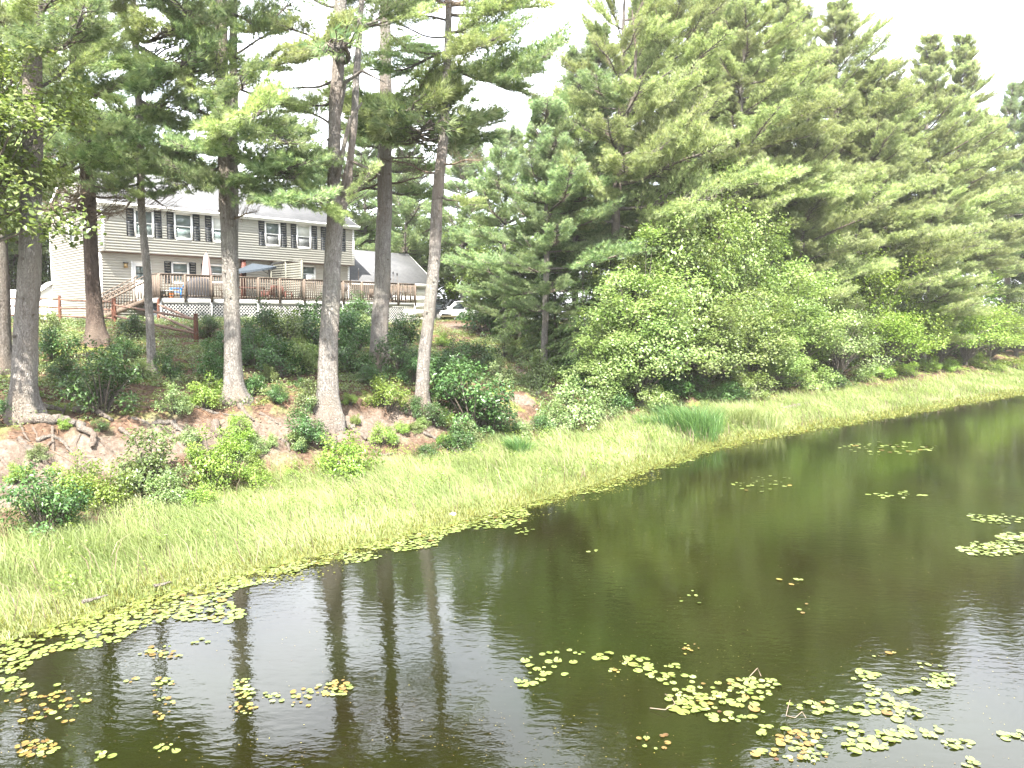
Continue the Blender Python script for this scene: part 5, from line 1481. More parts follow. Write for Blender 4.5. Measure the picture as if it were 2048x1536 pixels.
for k in range(26):
    px = rng.uniform(-150, 1080); Y = rng.uniform(64, 80); d = ray(px, 640); x = d[0] * Y / d[1]; z = float(terrain(x, Y))
    r_ = empty('shrub', (x, Y, z), near_label(px, 'background shrub'), 'shrub', 'undergrowth shrubs behind the house')
    s_ = rng.uniform(2.0, 3.4)
    inst('foliage', BM['D' if px < 300 else 'Y'][rng.integers(3)], r_, (0, 0, -0.2), Quaternion((0, 0, 1), rng.uniform(0, 6.28)), (s_, s_, s_ * 1.1))

# ------------------------------------------------------------------ ground cover, litter, grass
def scatter(n, t0, t1, s0, s1):
    t = rng.uniform(t0, t1, n); s = rng.uniform(s0, s1, n)
    x, y = xy(t, s + np.interp(t, T0, S0))
    return x, y, t, s
x, y, t, s = scatter(20000, -3, 46, 6.6, 27.5)
keep = (vnoise(x, y, 0.9, 4) + 0.35 * rng.standard_normal(len(x)) > -0.1) & (sand_w(x, y) < 0.3)
x, y = x[keep], y[keep]; z = terrain(x, y)
g = G(); k = 15
cx = np.repeat(x, k); cy = np.repeat(y, k); cz = np.repeat(z, k); hh = np.repeat(rng.uniform(0.08, 0.34, len(x)), k)
n_ = len(cx); P = np.stack([cx + 0.13 * rng.standard_normal(n_), cy + 0.13 * rng.standard_normal(n_), cz + hh * rng.uniform(0.3, 1.1, n_)], 1)
leaves(g, P, np.array([0, 0, 1.0]) + 0.6 * rng.standard_normal((n_, 3)), rng.uniform(0.05, 0.10, n_), 0, np.clip(np.repeat(rng.random(len(x)), k) * 0.6 + 0.4 * rng.random(n_), 0, 1))
tag(g.build('ground_cover', 'sage_leaves'), 'low leafy plants covering the slope under the pines', 'ground cover', kind='stuff')
x, y, t, s = scatter(60000, -4, 60, 4.8, 27.5); z = terrain(x, y); n_ = len(x)
g = G(); leaves(g, np.stack([x, y, z + 0.012], 1), np.array([0, 0, 1.0]) + 0.35 * rng.standard_normal((n_, 3)), rng.uniform(0.03, 0.09, n_), 0, aspect=0.35)
m_ = 5200
for i in range(m_):
    a = rng.uniform(0, 6.28); L = rng.uniform(0.15, 0.7); j = rng.integers(n_)
    p = np.array([x[j], y[j], z[j] + 0.02]); q = p + [L * math.cos(a), L * math.sin(a), 0]; q[2] = float(terrain(q[0], q[1])) + 0.03
    g.tube(np.stack([p, (p + q) / 2 + [0, 0, 0.03], q]), [0.008, 0.007, 0.004], 3, 0, 0.9, cap=False)
tag(g.build('leaf_litter', 'leaf_litter'), 'fallen needles, dead leaves and twigs on the bank', 'leaf litter', kind='stuff')

def blades(g, x, y, z, h, w, lean, mi=0, tone=None):
    n = len(x); a = rng.uniform(0, 2 * math.pi, n); wd = np.stack([np.cos(a), np.sin(a), np.zeros(n)], 1) * w[:, None] / 2
    ln = lean + 0.35 * rng.standard_normal((n, 2)); 
    B = np.stack([x, y, z], 1); h_ = h[:, None]
    M1 = B + np.concatenate([ln * h_ * 0.28, h_ * 0.62], 1); T_ = B + np.concatenate([ln * h_ * 0.85, h_ * 0.92], 1)
    V = np.stack([B - wd, B + wd, M1 + wd * 0.8, M1 - wd * 0.8, T_], 1).reshape(-1, 3)
    i = np.arange(n)[:, None] * 5
    tn = np.repeat(rng.random(n) if tone is None else tone, 5)
    g.add(V, (i + [0, 1, 2, 3]), mi, tn)
    g.T.append(i + [3, 2, 4] + (g.n - len(V))); g.TM.append(np.full(n, mi))
g = G()
for n, t0, t1, wmul in ((105000, -5, 20, 1.0), (60000, 20, 52, 1.7), (36000, 52, 110, 3.0)):
    x, y, t, s = scatter(n, t0, t1, -0.25, 6.6)
    edge = np.interp(t, [-5, 18, 28, 40, 70, 110], [4.7, 4.7, 4.6, 5.0, 5.4, 5.4])
    k_ = (s < edge + 0.7 * vnoise(x, y, 1.7, 8) + 0.35 * vnoise(x, y, 5.1, 18) + 0.35 * rng.standard_normal(n)) & (vnoise(x, y, 1.3, 11) + 0.4 * rng.standard_normal(n) > -0.75)
    x, y, s, t = x[k_], y[k_], s[k_], t[k_]; n_ = len(x)
    h = (0.12 + 0.34 * np.clip(s / 2.2, 0, 1)) * rng.uniform(0.55, 1.3, n_) * (1 + 0.35 * vnoise(x, y, 0.8, 6)) * np.interp(t, [0, 15, 30], [1.15, 0.95, 0.9])
    lean = np.stack([-0.55 + 0.5 * vnoise(x, y, 0.7, 9), 0.15 + 0.5 * vnoise(x, y, 0.6, 10)], 1)
    tone = np.clip(0.5 + 0.28 * vnoise(x, y, 1.1, 12) + 0.2 * rng.standard_normal(n_), 0, 1)
    blades(g, x, y, terrain(x, y) - 0.02, h, rng.uniform(0.007, 0.015, n_) * wmul, lean, 0, tone)
x, y, t, s = scatter(2600, -5, 60, 0.2, 5.2); n_ = len(x)
blades(g, x, y, terrain(x, y), rng.uniform(0.5, 0.85, n_), rng.uniform(0.010, 0.018, n_), np.stack([-0.3 + 0.3 * rng.standard_normal(n_), 0.2 * rng.standard_normal(n_)], 1), 1, rng.random(n_))
x, y, t, s = scatter(3500, -5, 60, 0.6, 5.6); kp = vnoise(x, y, 1.9, 31) > 0.15; x, y = x[kp], y[kp]; kk = 16; n_ = len(x) * kk
X = np.repeat(x, kk) + 0.12 * rng.standard_normal(n_); Y = np.repeat(y, kk) + 0.12 * rng.standard_normal(n_)
leaves(g, np.stack([X, Y, terrain(X, Y) + rng.uniform(0.1, 0.5, n_)], 1), np.array([0, 0, 1.0]) + 0.7 * rng.standard_normal((n_, 3)), rng.uniform(0.04, 0.09, n_), 2, np.clip(0.55 + 0.25 * rng.standard_normal(n_), 0, 1), aspect=0.5)
tag(g.build('marsh_grass', ['grass_blades', 'dead_twigs', 'yellow_leaves']), 'pale green marsh grass in a broad strip along the water edge', 'grass', kind='stuff')
# olive water weed at the very edge
g = G()
for n, t0, t1, wm in ((26000, -5, 30, 1.0), (26000, 30, 110, 2.4)):
    x, y, t, s = scatter(n, t0, t1, -0.9, 0.9); k_ = (s > -0.25 - 0.5 * (0.5 + 0.5 * vnoise(x, y, 0.8, 13))) & (rng.random(n) < 0.9)
    x, y, s = x[k_], y[k_], s[k_]; n_ = len(x)
    blades(g, x, y, np.maximum(terrain(x, y), -0.05) - 0.01, rng.uniform(0.05, 0.22, n_), rng.uniform(0.008, 0.018, n_) * wm, rng.standard_normal((n_, 2)) * 0.6)
    n2 = n // 2; x, y, t, s = scatter(n2, t0, t1, -1.3, 0.5); k_ = vnoise(x, y, 1.4, 14) + 0.4 * rng.standard_normal(n2) - 0.9 * np.clip(-s - 0.3, 0, 2) > -0.1; x, y = x[k_], y[k_]; n_ = len(x)
    leaves(g, np.stack([x, y, np.maximum(terrain(x, y), 0) + rng.uniform(0.008, 0.02, n_)], 1), np.array([0, 0, 1.0]) + 0.06 * rng.standard_normal((n_, 3)), rng.uniform(0.03, 0.07, n_) * wm ** 0.5, 0, aspect=0.9, fold=0.02)
tag(g.build('water_weed', 'marsh_weed'), 'olive yellow water weed matted along the shoreline', 'water weed', kind='stuff')
# reed clumps
def reeds(px, py, r, h, mat, label):
    p = on(px, py); g = G(); n = int(900 * r + 300)
    a = rng.uniform(0, 6.28, n); q = rng.random(n) ** 0.7 * r * (1 + 0.35 * np.sin(3 * a + px))
    x = p[0] + q * np.cos(a); y = p[1] + q * np.sin(a)
    blades(g, x - p[0], y - p[1], terrain(x, y) - p[2] - 0.02, h * rng.uniform(0.6, 1.1, n), rng.uniform(0.012, 0.024, n), np.stack([0.35 * np.cos(a), 0.35 * np.sin(a)], 1) - [0.2, 0])
    o = g.build('reed_clump', mat); o.location = p; tag(o, label, 'reeds', 'reed clumps at the water edge')
reeds(1388, 872, 1.25, 1.5, 'reed_blades', 'dense dark green reed clump at the water edge below the maples')
reeds(1315, 858, 1.1, 0.55, 'reed_blades', 'low bluish green reed patch left of the dense dark clump')
reeds(1480, 850, 1.5, 1.1, 'grass_blades', 'pale feathery reed clump right of the dense dark one')
reeds(1037, 915, 0.35, 0.8, 'reed_blades', 'single small reed tuft standing in the grass below the path')

# ------------------------------------------------------------------ exposed roots, driftwood, sticks, stones
def rootpiece(pts, w, label, cat, name='exposed_root', lift=0.6, grp=None, z=None, mat='drift_wood'):
    P = []
    for px, py in pts:
        p = on(px, py) if z is None else on_plane_z(px, py, z); P.append(p)
    P = np.array(P); rr = w * P[:, 1].mean() / F / 2
    P[:, 2] += rr * lift
    u = np.linspace(0, 1, len(P)); uu = np.linspace(0, 1, len(P) * 5)
    Q = np.stack([np.interp(uu, u, P[:, j]) for j in range(3)], 1)
    kk = np.ones(3) / 3
    for j in range(3): Q[1:-1, j] = np.convolve(Q[:, j], kk, 'valid')
    Q += 0.18 * rr * rng.standard_normal(Q.shape)
    g = G(); g.tube(Q - P[0], rr * np.interp(uu, [0, 0.5, 1], [1.15, 1.0, 0.45]) * (1 + 0.1 * rng.standard_normal(len(uu))), 9, 0, ridge=0.08)
    o = g.build(name, mat, None, True); o.location = P[0]
    tag(o, label, cat, grp)
GR = 'bare roots and sticks on the eroded bank'
for pts, w, lab, nm in [
 ([(40, 848), (85, 842), (130, 848), (165, 862), (188, 876), (186, 902)], 19, 'thick grey root arching over the bare bank below the left trunk', 'exposed_root'),
 ([(36, 882), (60, 905), (82, 922), (102, 938)], 11, 'slanting grey root lowest at the left of the bank', 'exposed_root'),
 ([(72, 884), (100, 876), (125, 886), (148, 914)], 8, 'curved thin root left under the thick arching one', 'exposed_root'),
 ([(150, 824), (185, 822), (206, 832), (225, 846)], 13, 'grey root running right from the thick left trunk', 'exposed_root'),
 ([(66, 812), (100, 818), (130, 826)], 12, 'root stub at the right foot of the thick left trunk', 'exposed_root'),
 ([(305, 850), (345, 846), (356, 862), (390, 884)], 10, 'dark bent root in the middle of the left bank', 'exposed_root'),
 ([(430, 848), (431, 866), (438, 878), (456, 890)], 14, 'pale sunlit root stub below the first straight pine', 'exposed_root'),
 ([(240, 862), (256, 874), (272, 888)], 9, 'short root left of the tall sage shrub top', 'exposed_root'),
 ([(674, 842), (700, 858), (732, 882)], 15, 'thick root running down right from the forked pine', 'exposed_root'),
 ([(664, 862), (670, 885), (668, 908)], 9, 'short root hanging below the forked pine', 'exposed_root'),
 ([(0, 918), (14, 934), (26, 958), (29, 985)], 6, 'thin hanging root at the left edge of the bank', 'exposed_root'),
 ([(808, 826), (842, 838), (878, 858)], 6, 'thin root under the leaning pine foot', 'exposed_root'),
 ([(846, 868), (868, 876), (890, 892)], 6, 'short pale stick below the leaning pine foot', 'fallen_stick'),
 ([(380, 812), (425, 828), (478, 836)], 6, 'long stick lying left of the first straight pine foot', 'fallen_stick'),
 ([(105, 856), (106, 890), (108, 926)], 5, 'upright stick crossing the left roots', 'fallen_stick'),
 ([(66, 856), (74, 874), (80, 892)], 4, 'small stick among the left roots', 'fallen_stick'),
 ([(42, 852), (50, 874), (60, 886)], 4, 'short stick at the left end of the thick root', 'fallen_stick'),
 ([(108, 884), (98, 892), (90, 908)], 5, 'forked stick between the left roots', 'fallen_stick'),
 ([(132, 812), (126, 828), (120, 850)], 4, 'thin stick standing right of the thick left trunk', 'fallen_stick'),
 ([(480, 815), (492, 832), (508, 846)], 10, 'root at the right foot of the first straight pine', 'exposed_root'),
 ([(575, 742), (600, 748), (626, 744)], 5, 'dry branch on the slope left of the forked pine', 'fallen_stick'),
 ([(500, 962), (545, 958), (590, 968)], 4, 'long pale stick on the toe of the bank', 'fallen_stick'),
 ([(620, 968), (650, 978), (668, 982)], 4, 'short pale stick left of the round shrub foot', 'fallen_stick'),
 ([(330, 880), (322, 900), (316, 912)], 5, 'short hanging root right of the tall sage shrub', 'exposed_root'),
 ([(1072, 792), (1090, 780), (1112, 776)], 7, 'pale log lying across the foot of the path', 'fallen_log'),
 ([(750, 770), (775, 782), (800, 800)], 7, 'root crossing the slope left of the leaning pine', 'exposed_root'),
 ([(250, 1030), (290, 1016), (340, 998)], 4, 'bent dry stalk over the grass in front of the sage shrub', 'fallen_stick'),
 ([(262, 838), (280, 842), (300, 852)], 7, 'dark knotted root just left of the bent middle root', 'exposed_root'),
 ([(160, 872), (150, 890), (156, 906)], 6, 'short root hanging inside the arch of the thick root', 'exposed_root'),
 ([(520, 830), (540, 838), (556, 852)], 6, 'thin root on the pale soil between the two straight trunks', 'exposed_root'),
 ([(365, 905), (380, 898), (398, 904)], 5, 'small stick on the soil behind the sage shrub', 'fallen_stick'),
 ([(745, 905), (765, 912), (790, 908)], 5, 'small stick right of the round shrub', 'fallen_stick'),
 ([(560, 880), (575, 890), (580, 905)], 6, 'short dark root left of the neat dark shrub', 'exposed_root'),
]: rootpiece(pts, w, lab, 'root' if 'root' in nm else 'log' if 'log' in nm else 'stick', nm, grp=GR)
for pts, w, lab in [([(165, 1206), (190, 1199), (216, 1192)], 7, 'bleached driftwood stick at the left water edge'), ([(308, 1174), (326, 1170), (342, 1165)], 6, 'second bleached stick on the water edge, right of the longer one'),
                    ([(1568, 822), (1595, 814), (1632, 804)], 9, 'pale grey log on the far grass edge under the maples')]:
    rootpiece(pts, w, lab, 'log', 'driftwood', grp='driftwood along the water edge', z=0.12 if pts[0][0] < 1000 else 0.3)
def stone(px, py, r, label):
    p = on(px, py); g = G(); th = np.linspace(0, 2 * math.pi, 12, endpoint=False)
    rows = [np.stack([k_ * r * np.cos(th) * (1 + 0.1 * rng.standard_normal(12)), k_ * r * 0.75 * np.sin(th), np.full(12, z_ * r)], 1) for k_, z_ in ((0.9, -0.3), (1, 0.1), (0.8, 0.42), (0.3, 0.6))]
    V = np.array(rows); i = np.arange(3)[:, None] * 12; j = np.arange(12)[None]; j2 = (j + 1) % 12
    g.add(V.reshape(-1, 3), np.stack([i + j, i + j2, i + 12 + j2, i + 12 + j], -1).reshape(-1, 4)); g.add(np.vstack([V[3], V[3].mean(0)[None]]), [[q, (q + 1) % 12, 12] for q in range(12)])
    o = g.build('stone', 'boulder_stone', None, True); o.location = p; tag(o, label, 'stone')
stone(906, 1030, 0.10, 'small pale stone at the water edge beside the dense lily patch')
stone(722, 760, 0.16, 'pale stone on the slope left of the mottled pine foot')

# ------------------------------------------------------------------ lily pads
def pad_mesh(mat, curl):
    g = G(); n = 15; a0 = R(14)
    th = np.linspace(a0, 2 * math.pi - a0, n)
    rr = 1 + 0.035 * rng.standard_normal(n)
    inner = np.stack([0.5 * rr * np.cos(th), 0.5 * rr * np.sin(th), np.full(n, 0.02)], 1)
    outer = np.stack([rr * np.cos(th), rr * np.sin(th), curl * (np.maximum(0, np.sin(th * 1.0 + 1)) ** 2) + 0.02 * rng.standard_normal(n) * curl * 3 + 0.01], 1)
    V = np.vstack([[[0.08, 0, 0.0]], inner, outer])
    T = [[0, 1 + i, 2 + i] for i in range(n - 1)]
    Q = [[1 + i, 1 + n + i, 2 + n + i, 2 + i] for i in range(n - 1)]
    tn = np.concatenate([[0.6], 0.5 + 0.1 * rng.standard_normal(n), 0.45 + 0.15 * rng.standard_normal(n)])
    g.add(V, T, 0, tn); g.T[-1] = np.array(T); g.Q.append(np.array(Q)); g.QM.append(np.zeros(len(Q), int))
    return g.build(None, mat, None, True)
PADS = [pad_mesh('lily_leaf', c_) for c_ in (0.0, 0.06, 0.25, 0.02, 0.5)]
OLD = [pad_mesh('lily_leaf_old', c_) for c_ in (0.05, 0.4)]
def edge_s(px, py):
    p = on_plane_z(px, py, 0); return float(s_in(p[0], p[1]))
# (centre px, centre py, half width, half height, count, radius m, share of brown, phrase)
CL = [
 (1275, 1330, 26, 18, 11, .085, 0, 'lily pad in the bunch at the big drift’s left tip'),
 (1345, 1350, 45, 18, 16, .075, 0, 'lily pad in the upper left of the big drift'),
 (1400, 1392, 60, 26, 34, .075, .1, 'lily pad in the middle of the big drift'),
 (1385, 1418, 40, 14, 12, .10, 0, 'big yellow green lily pad in the lower middle of the big drift'),
 (1480, 1385, 55, 26, 26, .07, .1, 'lily pad in the centre right of the big drift'),
 (1525, 1372, 32, 12, 10, .08, 0, 'lily pad at the right tip of the big drift'),
 (1470, 1430, 55, 16, 12, .075, .1, 'lily pad in the lower fringe of the big drift'),
 (1205, 1313, 18, 7, 4, .085, 0, 'lily pad in the lone pair left of the big drift'),
 (1228, 1340, 14, 7, 5, .05, .3, 'small lily leaf just below the lone pair'),
 (1100, 1335, 52, 26, 15, .07, 0, 'lily pad in the loose ring at the lower middle of the pond'),
 (1060, 1367, 26, 7, 7, .07, 0, 'lily pad in the lowest row of the loose ring'),
 (1140, 1308, 26, 6, 5, .065, 0, 'lily pad in the upper right of the loose ring'),
 (1605, 1412, 24, 10, 5, .10, 0, 'large lily pad beside the curled brown stems'),
 (1650, 1418, 26, 12, 9, .07, .3, 'lily pad in the crumpled bunch right of the large one'),
 (1720, 1420, 34, 8, 8, .09, 0, 'lily pad in the slanting row right of the crumpled bunch'),
 (1530, 1463, 22, 9, 4, .11, 0, 'lily pad in the bright pair below the big drift'),
 (1600, 1480, 46, 22, 22, .065, .45, 'yellow or brown lily leaf in the brownish bunch near the bottom'),
 (1610, 1512, 40, 14, 16, .05, .3, 'small leaf in the lowest brownish bunch at the bottom edge'),
 (1535, 1512, 22, 12, 5, .08, .4, 'lily leaf in the small bunch at the bottom below the bright pair'),
 (1725, 1352, 28, 9, 7, .08, 0, 'lily pad in the small row above the slanting row'),
 (1750, 1375, 18, 6, 4, .07, 0, 'lily pad just below the small upper row'),
 (1760, 1400, 26, 16, 9, .07, 0, 'lily pad in the pale group left of the sky reflection'),
 (1800, 1425, 36, 16, 14, .075, .05, 'lily pad in the long pale group in the sky reflection'),
 (1790, 1468, 34, 14, 12, .08, 0, 'lily pad in the group low in the sky reflection'),
 (1735, 1490, 40, 14, 14, .08, 0, 'lily pad in the slanting group at the bottom right'),
 (1700, 1462, 26, 9, 6, .07, 0, 'lily pad between the brownish bunch and the bottom right group'),
 (1880, 1362, 30, 16, 18, .075, 0, 'lily pad in the triangular bunch on the right sky reflection'),
 (1865, 1462, 22, 12, 6, .06, 0, 'lily pad in the small group right of the long pale group'),
 (1915, 1490, 26, 10, 10, .06, .1, 'lily pad in the faint bunch near the lower right corner'),
 (2030, 1472, 26, 8, 8, .06, 0, 'lily pad in the faint row at the right edge near the bottom'),
 (1940, 1528, 16, 8, 5, .07, 0, 'lily pad at the bottom edge near the right corner'),
 (1820, 1385, 22, 5, 3, .09, 0, 'single large oval pad left of the triangular bunch'),
 (1985, 1098, 60, 14, 70, .085, 0, 'lily pad in the dense white glaring drift at the right edge'),
 (2025, 1075, 30, 9, 30, .085, 0, 'lily pad in the upper band of the dense glaring drift'),
 (1995, 1038, 50, 9, 34, .085, 0, 'lily pad in the thin slanting row above the glaring drift'),
 (1950, 1032, 14, 4, 6, .07, 0, 'lily pad at the left tip of the thin slanting row'),
 (1780, 897, 90, 12, 60, .10, .2, 'small lily leaf in the far drift below the far bank'),
 (1530, 967, 60, 16, 26, .075, .1, 'small lily leaf in the far scattered drift in mid pond'),
 (1800, 990, 64, 7, 18, .09, 0, 'small lily leaf in the thin line right of mid pond'),
 (1585, 1160, 30, 10, 5, .07, .2, 'lone lily pad in the open middle of the pond'),
 (1395, 1195, 36, 25, 5, .05, 0, 'tiny lone leaf left of the open middle'),
 (1600, 1215, 20, 14, 3, .05, .5, 'tiny leaf below the lone mid pond pads'),
 (1860, 1330, 26, 6, 4, .06, 0, 'lily leaf above the triangular bunch'),
 (1770, 1310, 26, 6, 3, .06, .5, 'yellow leaf alone left of the sky reflection'),
 (1380, 1300, 16, 12, 8, .045, .7, 'yellow brown leaf in the small bunch above the big drift'),
 (1050, 1063, 22, 8, 9, .06, 0, 'lily pad in the small double row off the dense shore patch'),
 (1190, 1104, 14, 4, 3, .06, 0, 'pair of leaves alone right of the dense shore patch'),
 (670, 1376, 36, 14, 20, .06, .45, 'yellow leaf in the brown tinged bunch on the forked pine reflection'),
 (600, 1395, 40, 18, 14, .045, .5, 'small yellow leaf trailing left of the brown tinged bunch'),
 (487, 1380, 20, 22, 20, .05, .3, 'yellow leaf in the upper heap on the straight pine reflection'),
 (487, 1418, 26, 14, 14, .045, .3, 'yellow leaf in the lower heap on the straight pine reflection'),
 (327, 1366, 24, 8, 10, .05, .2, 'yellow leaf in the row on the slender pine reflection'),
 (325, 1305, 44, 12, 22, .055, .5, 'leaf in the brown heap left of the sky reflection'),
 (268, 1360, 18, 6, 5, .05, .6, 'brown leaf below the brown heap'),
 (330, 1400, 22, 40, 14, .04, .5, 'small leaf strung along the slender pine reflection'),
 (100, 1410, 80, 40, 40, .05, .55, 'yellow or brown leaf scattered over the dark lower left'),
 (75, 1500, 42, 16, 26, .055, .5, 'leaf in the brown heap at the bottom left'),
 (205, 1515, 22, 9, 5, .07, 0, 'lily pad in the pair at the bottom edge on the left'),
 (335, 1500, 20, 14, 6, .06, 0, 'lily pad at the bottom below the slender pine reflection'),
 (20, 1370, 34, 14, 16, .085, .05, 'broad lily pad at the left edge of the shore raft'),
 (540, 1395, 20, 8, 6, .045, 0, 'faint leaf in the sky reflection between the pine reflections'),
 (1310, 1485, 46, 30, 8, .045, .3, 'tiny leaf at the bottom middle'),
 (400, 1285, 14, 6, 4, .06, 0, 'lily pad alone below the shore raft'),
 (1180, 960, 60, 12, 30, .05, .1, 'small leaf off the middle of the shore'),
 (1290, 925, 60, 10, 30, .05, .1, 'small leaf off the shore left of the reed clump'),
]
pads = []   # x, y, r, brown, cluster
occ = {}
def try_pad(x, y, r, ov=0.8):
    kx, ky = int(x / 0.25), int(y / 0.25)
    for a in (-1, 0, 1):
        for b_ in (-1, 0, 1):
            for (X_, Y_, R_) in occ.get((kx + a, ky + b_), ()):
                if (X_ - x) ** 2 + (Y_ - y) ** 2 < ((R_ + r) * ov) ** 2: return False
    occ.setdefault((kx, ky), []).append((x, y, r)); return True
for ci, (cx, cy, hw, hh, n, r, br_, lab) in enumerate(CL):
    done = 0
    n = int(n * 1.15)
    for _ in range(n * 6):
        if done >= n: break
        a = rng.uniform(0, 6.28); q = rng.random() ** 0.62 * 1.12; 
        p = on_plane_z(cx + hw * q * math.cos(a), cy + hh * q * math.sin(a), 0.0)
        rr = r * 0.78 * rng.uniform(0.45, 1.3)
        if s_in(p[0], p[1]) > 0.0: continue
        if try_pad(p[0], p[1], rr, 0.72):
            pads.append((p[0], p[1], rr, rng.random() < br_, ci)); done += 1
# the raft along the shore
NB = len(CL)
BANDS = [(-6, 5.9, 2.1, 5200, .078, 'round lily pad in the raft along the left shore'), (5.9, 12.5, 1.25, 3000, .07, 'lily pad in the narrow raft along the middle shore'),
         (11.9, 14.6, 1.5, 520, .065, 'small pad in the dense patch jutting out from the middle shore'), (14, 30, 0.9, 1200, .06, 'tiny pad in the ribbon along the shore right of the middle'), (30, 62, 0.9, 1500, .07, 'tiny pad in the ribbon along the far shore')]
for bi, (t0, t1, wd, n, r, lab) in enumerate(BANDS):
    t = rng.uniform(t0, t1, n); q = rng.random(n) ** 1.1
    for ti, qi in zip(t, q):
        w = wd * (0.82 + 0.18 * math.sin(ti * 1.3 + bi) + 0.12 * math.sin(ti * 3.7))
        if bi == 2: w = wd * (1 - ((ti - 13.2) / 1.5) ** 2 * 0.8)
        s_ = 0.12 - qi * max(w, 0.1)
        x, y = xy(ti, s_ + np.interp(ti, T0, S0))
        if vnoise(x, y, 2.3, 21) < -0.75 - 0.2 * (bi == 2) + 0.4 * qi: continue
        rr = r * rng.uniform(0.5, 1.15)
        if try_pad(x, y, rr, 0.7): pads.append((x, y, rr, rng.random() < 0.03, NB + bi))
labs = [c_[7] for c_ in CL] + [b_[5] for b_ in BANDS]
def shown(p):
    d = math.hypot(p[0], p[1], H); u = p[0] / p[1] * F
    if abs(u) > 1030 or F * H / p[1] > 900: return 0
    return p[2] / d
pads.sort(key=shown, reverse=True)
small = G(); ind = []
def pad_name(i): return 'lily_pad'
for i, (x, y, r, br_, ci) in enumerate(pads):
    z = 0.006 + 0.012 * rng.random()
    if i < 300:
        me = (OLD if br_ else PADS)[rng.integers(2 if br_ else 5)]
        o = inst('lily_pad', me, None, (x, y, z), Quaternion((0, 0, 1), rng.uniform(0, 6.28)) @ Quaternion((1, 0, 0), rng.uniform(-0.03, 0.03)), r)
        ind.append((o, x / y, y, ci))
    else:
        n = 9; th = np.linspace(0.25, 2 * math.pi - 0.25, n) + rng.uniform(0, 6.28)
        tl = 0.05 * rng.standard_normal(2)
        V = np.vstack([[[x, y, z]], np.stack([x + r * np.cos(th), y + r * np.sin(th), z + 0.003 + r * (tl[0] * np.cos(th) + tl[1] * np.sin(th))], 1)])
        small.add(V, [[0, 1 + k, 2 + k] for k in range(n - 1)], 1 if br_ else 0, float(np.clip(0.5 + 0.22 * rng.standard_normal(), 0, 1)))
tag(small.build('small_lily_pads', ['lily_leaf', 'lily_leaf_old']), 'thousands of small lily pads floating in the ribbons along the shore', 'lily pads', kind='stuff')
ORD = ['leftmost', 'second', 'third', 'fourth', 'fifth', 'sixth', 'seventh', 'eighth', 'ninth', 'tenth', 'eleventh', 'twelfth', 'thirteenth', 'fourteenth', 'fifteenth', 'sixteenth']
for ci in sorted(set(i_[3] for i_ in ind)):
    mem = sorted([i_ for i_ in ind if i_[3] == ci], key=lambda i_: i_[2])
    nr = 1 if len(mem) < 9 else 2 if len(mem) < 18 else 3 if len(mem) < 45 else 6
    rown = {1: [''], 2: ['in front', 'behind'], 3: ['front row', 'middle row', 'back row'], 6: ['first row', 'second row', 'third row', 'fourth row', 'fifth row', 'last row']}[nr]
    per = math.ceil(len(mem) / nr)
    for q in range(nr):
        row = sorted(mem[q * per:(q + 1) * per], key=lambda i_: i_[1])
        for k, (o, _, _, _) in enumerate(row):
            w = ' '.join(labs[ci].split()[:12 if nr == 1 else 10]) + ', ' + (ORD[k] if k < 16 and k <= (len(row) - 1) / 2 + 0.6 else 'rightmost' if k == len(row) - 1 else ORD[min(15, len(row) - 1 - k)]) + ('' if k in (0, len(row) - 1) else ' from left' if k < 16 and k <= (len(row) - 1) / 2 + 0.6 else ' from right') + (' ' + rown[q] if rown[q] else '')
            if len(mem) == 1: w = labs[ci]
            tag(o, w, 'lily pad', 'floating lily pads')
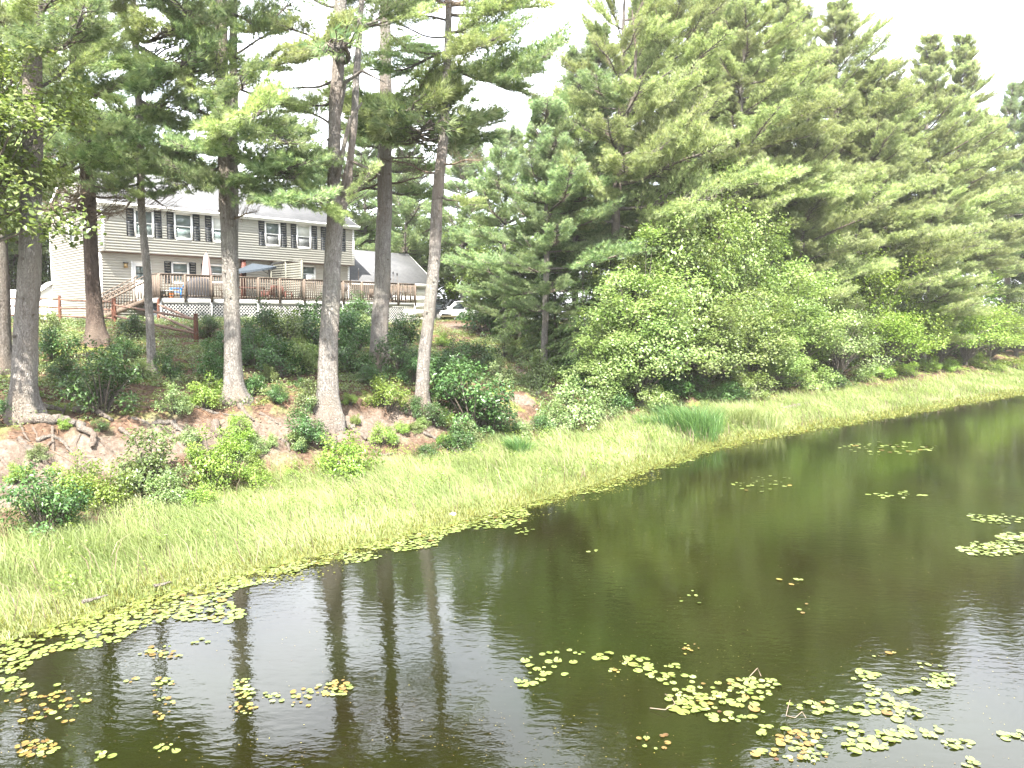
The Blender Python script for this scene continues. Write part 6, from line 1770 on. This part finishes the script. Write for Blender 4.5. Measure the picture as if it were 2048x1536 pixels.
# curled brown lily stems in the lower right
for pts, lab in (([(1580, 1400), (1576, 1418), (1572, 1436), (1590, 1440), (1604, 1428), (1612, 1436)], 'curled pinkish lily stem arching from the water left of the large pad'),
                 ([(1330, 1388), (1342, 1398), (1350, 1412), (1330, 1424), (1300, 1416)], 'thin looped lily stem left of the big drift'),
                 ([(1500, 1352), (1515, 1340), (1522, 1352)], 'thin bent stem above the big drift')):
    P = np.array([on_plane_z(a, b_, 0.02) for a, b_ in pts]); P[1:-1, 2] += 0.03
    g = G(); g.tube(P - P[0], 0.005, 5, 0, 0.9); o = g.build('curled_stalk', 'dead_twigs', None, True); o.location = P[0]; tag(o, lab, 'stalk')

# specks of leaf, seed and foam drifting on the pond
g = G(); n_ = 5200
py_ = 700 + 850 * rng.random(n_) ** 0.8; px_ = rng.uniform(-50, 2100, n_)
kk_ = vnoise(px_, py_ * 2.2, 0.006, 51) + 0.5 * rng.standard_normal(n_) > 0.25
px_, py_ = px_[kk_], py_[kk_]; dd_ = np.array([on_plane_z(a, b_, 0.006) for a, b_ in zip(px_, np.maximum(py_, 790))])
sk = s_in(dd_[:, 0], dd_[:, 1]) < -0.2; dd_ = dd_[sk]
leaves(g, dd_, np.array([0, 0, 1.0]) + 0.04 * rng.standard_normal((len(dd_), 3)), rng.uniform(0.008, 0.026, len(dd_)) * np.sqrt(dd_[:, 1] / 14), 0, np.clip(rng.random(len(dd_)), 0, 1), aspect=0.8, fold=0.02)
tag(g.build('floating_debris', 'lily_leaf_old'), 'specks of leaf and seed drifting on the pond', 'debris', kind='stuff')
ADDED_HAZE = 0.0003  # thin volume added to pale the far trees, standing in for glare
if ADDED_HAZE:
    m = bpy.data.materials.new('added_haze'); m.use_nodes = True; nt = m.node_tree; nt.nodes.clear()
    o_ = nt.nodes.new('ShaderNodeOutputMaterial'); v_ = nt.nodes.new('ShaderNodeVolumePrincipled')
    v_.inputs['Color'].default_value = (0.98, 0.98, 0.95, 1); v_.inputs['Density'].default_value = ADDED_HAZE; v_.inputs['Anisotropy'].default_value = 0.2
    nt.links.new(v_.outputs[0], o_.inputs['Volume']); MATS['added_haze'] = m
    g = G(); g.box(-1000, 1000, -400, 1600, -3.0, 45.0); o = g.build('added_haze', 'added_haze'); o['kind'] = 'stuff'
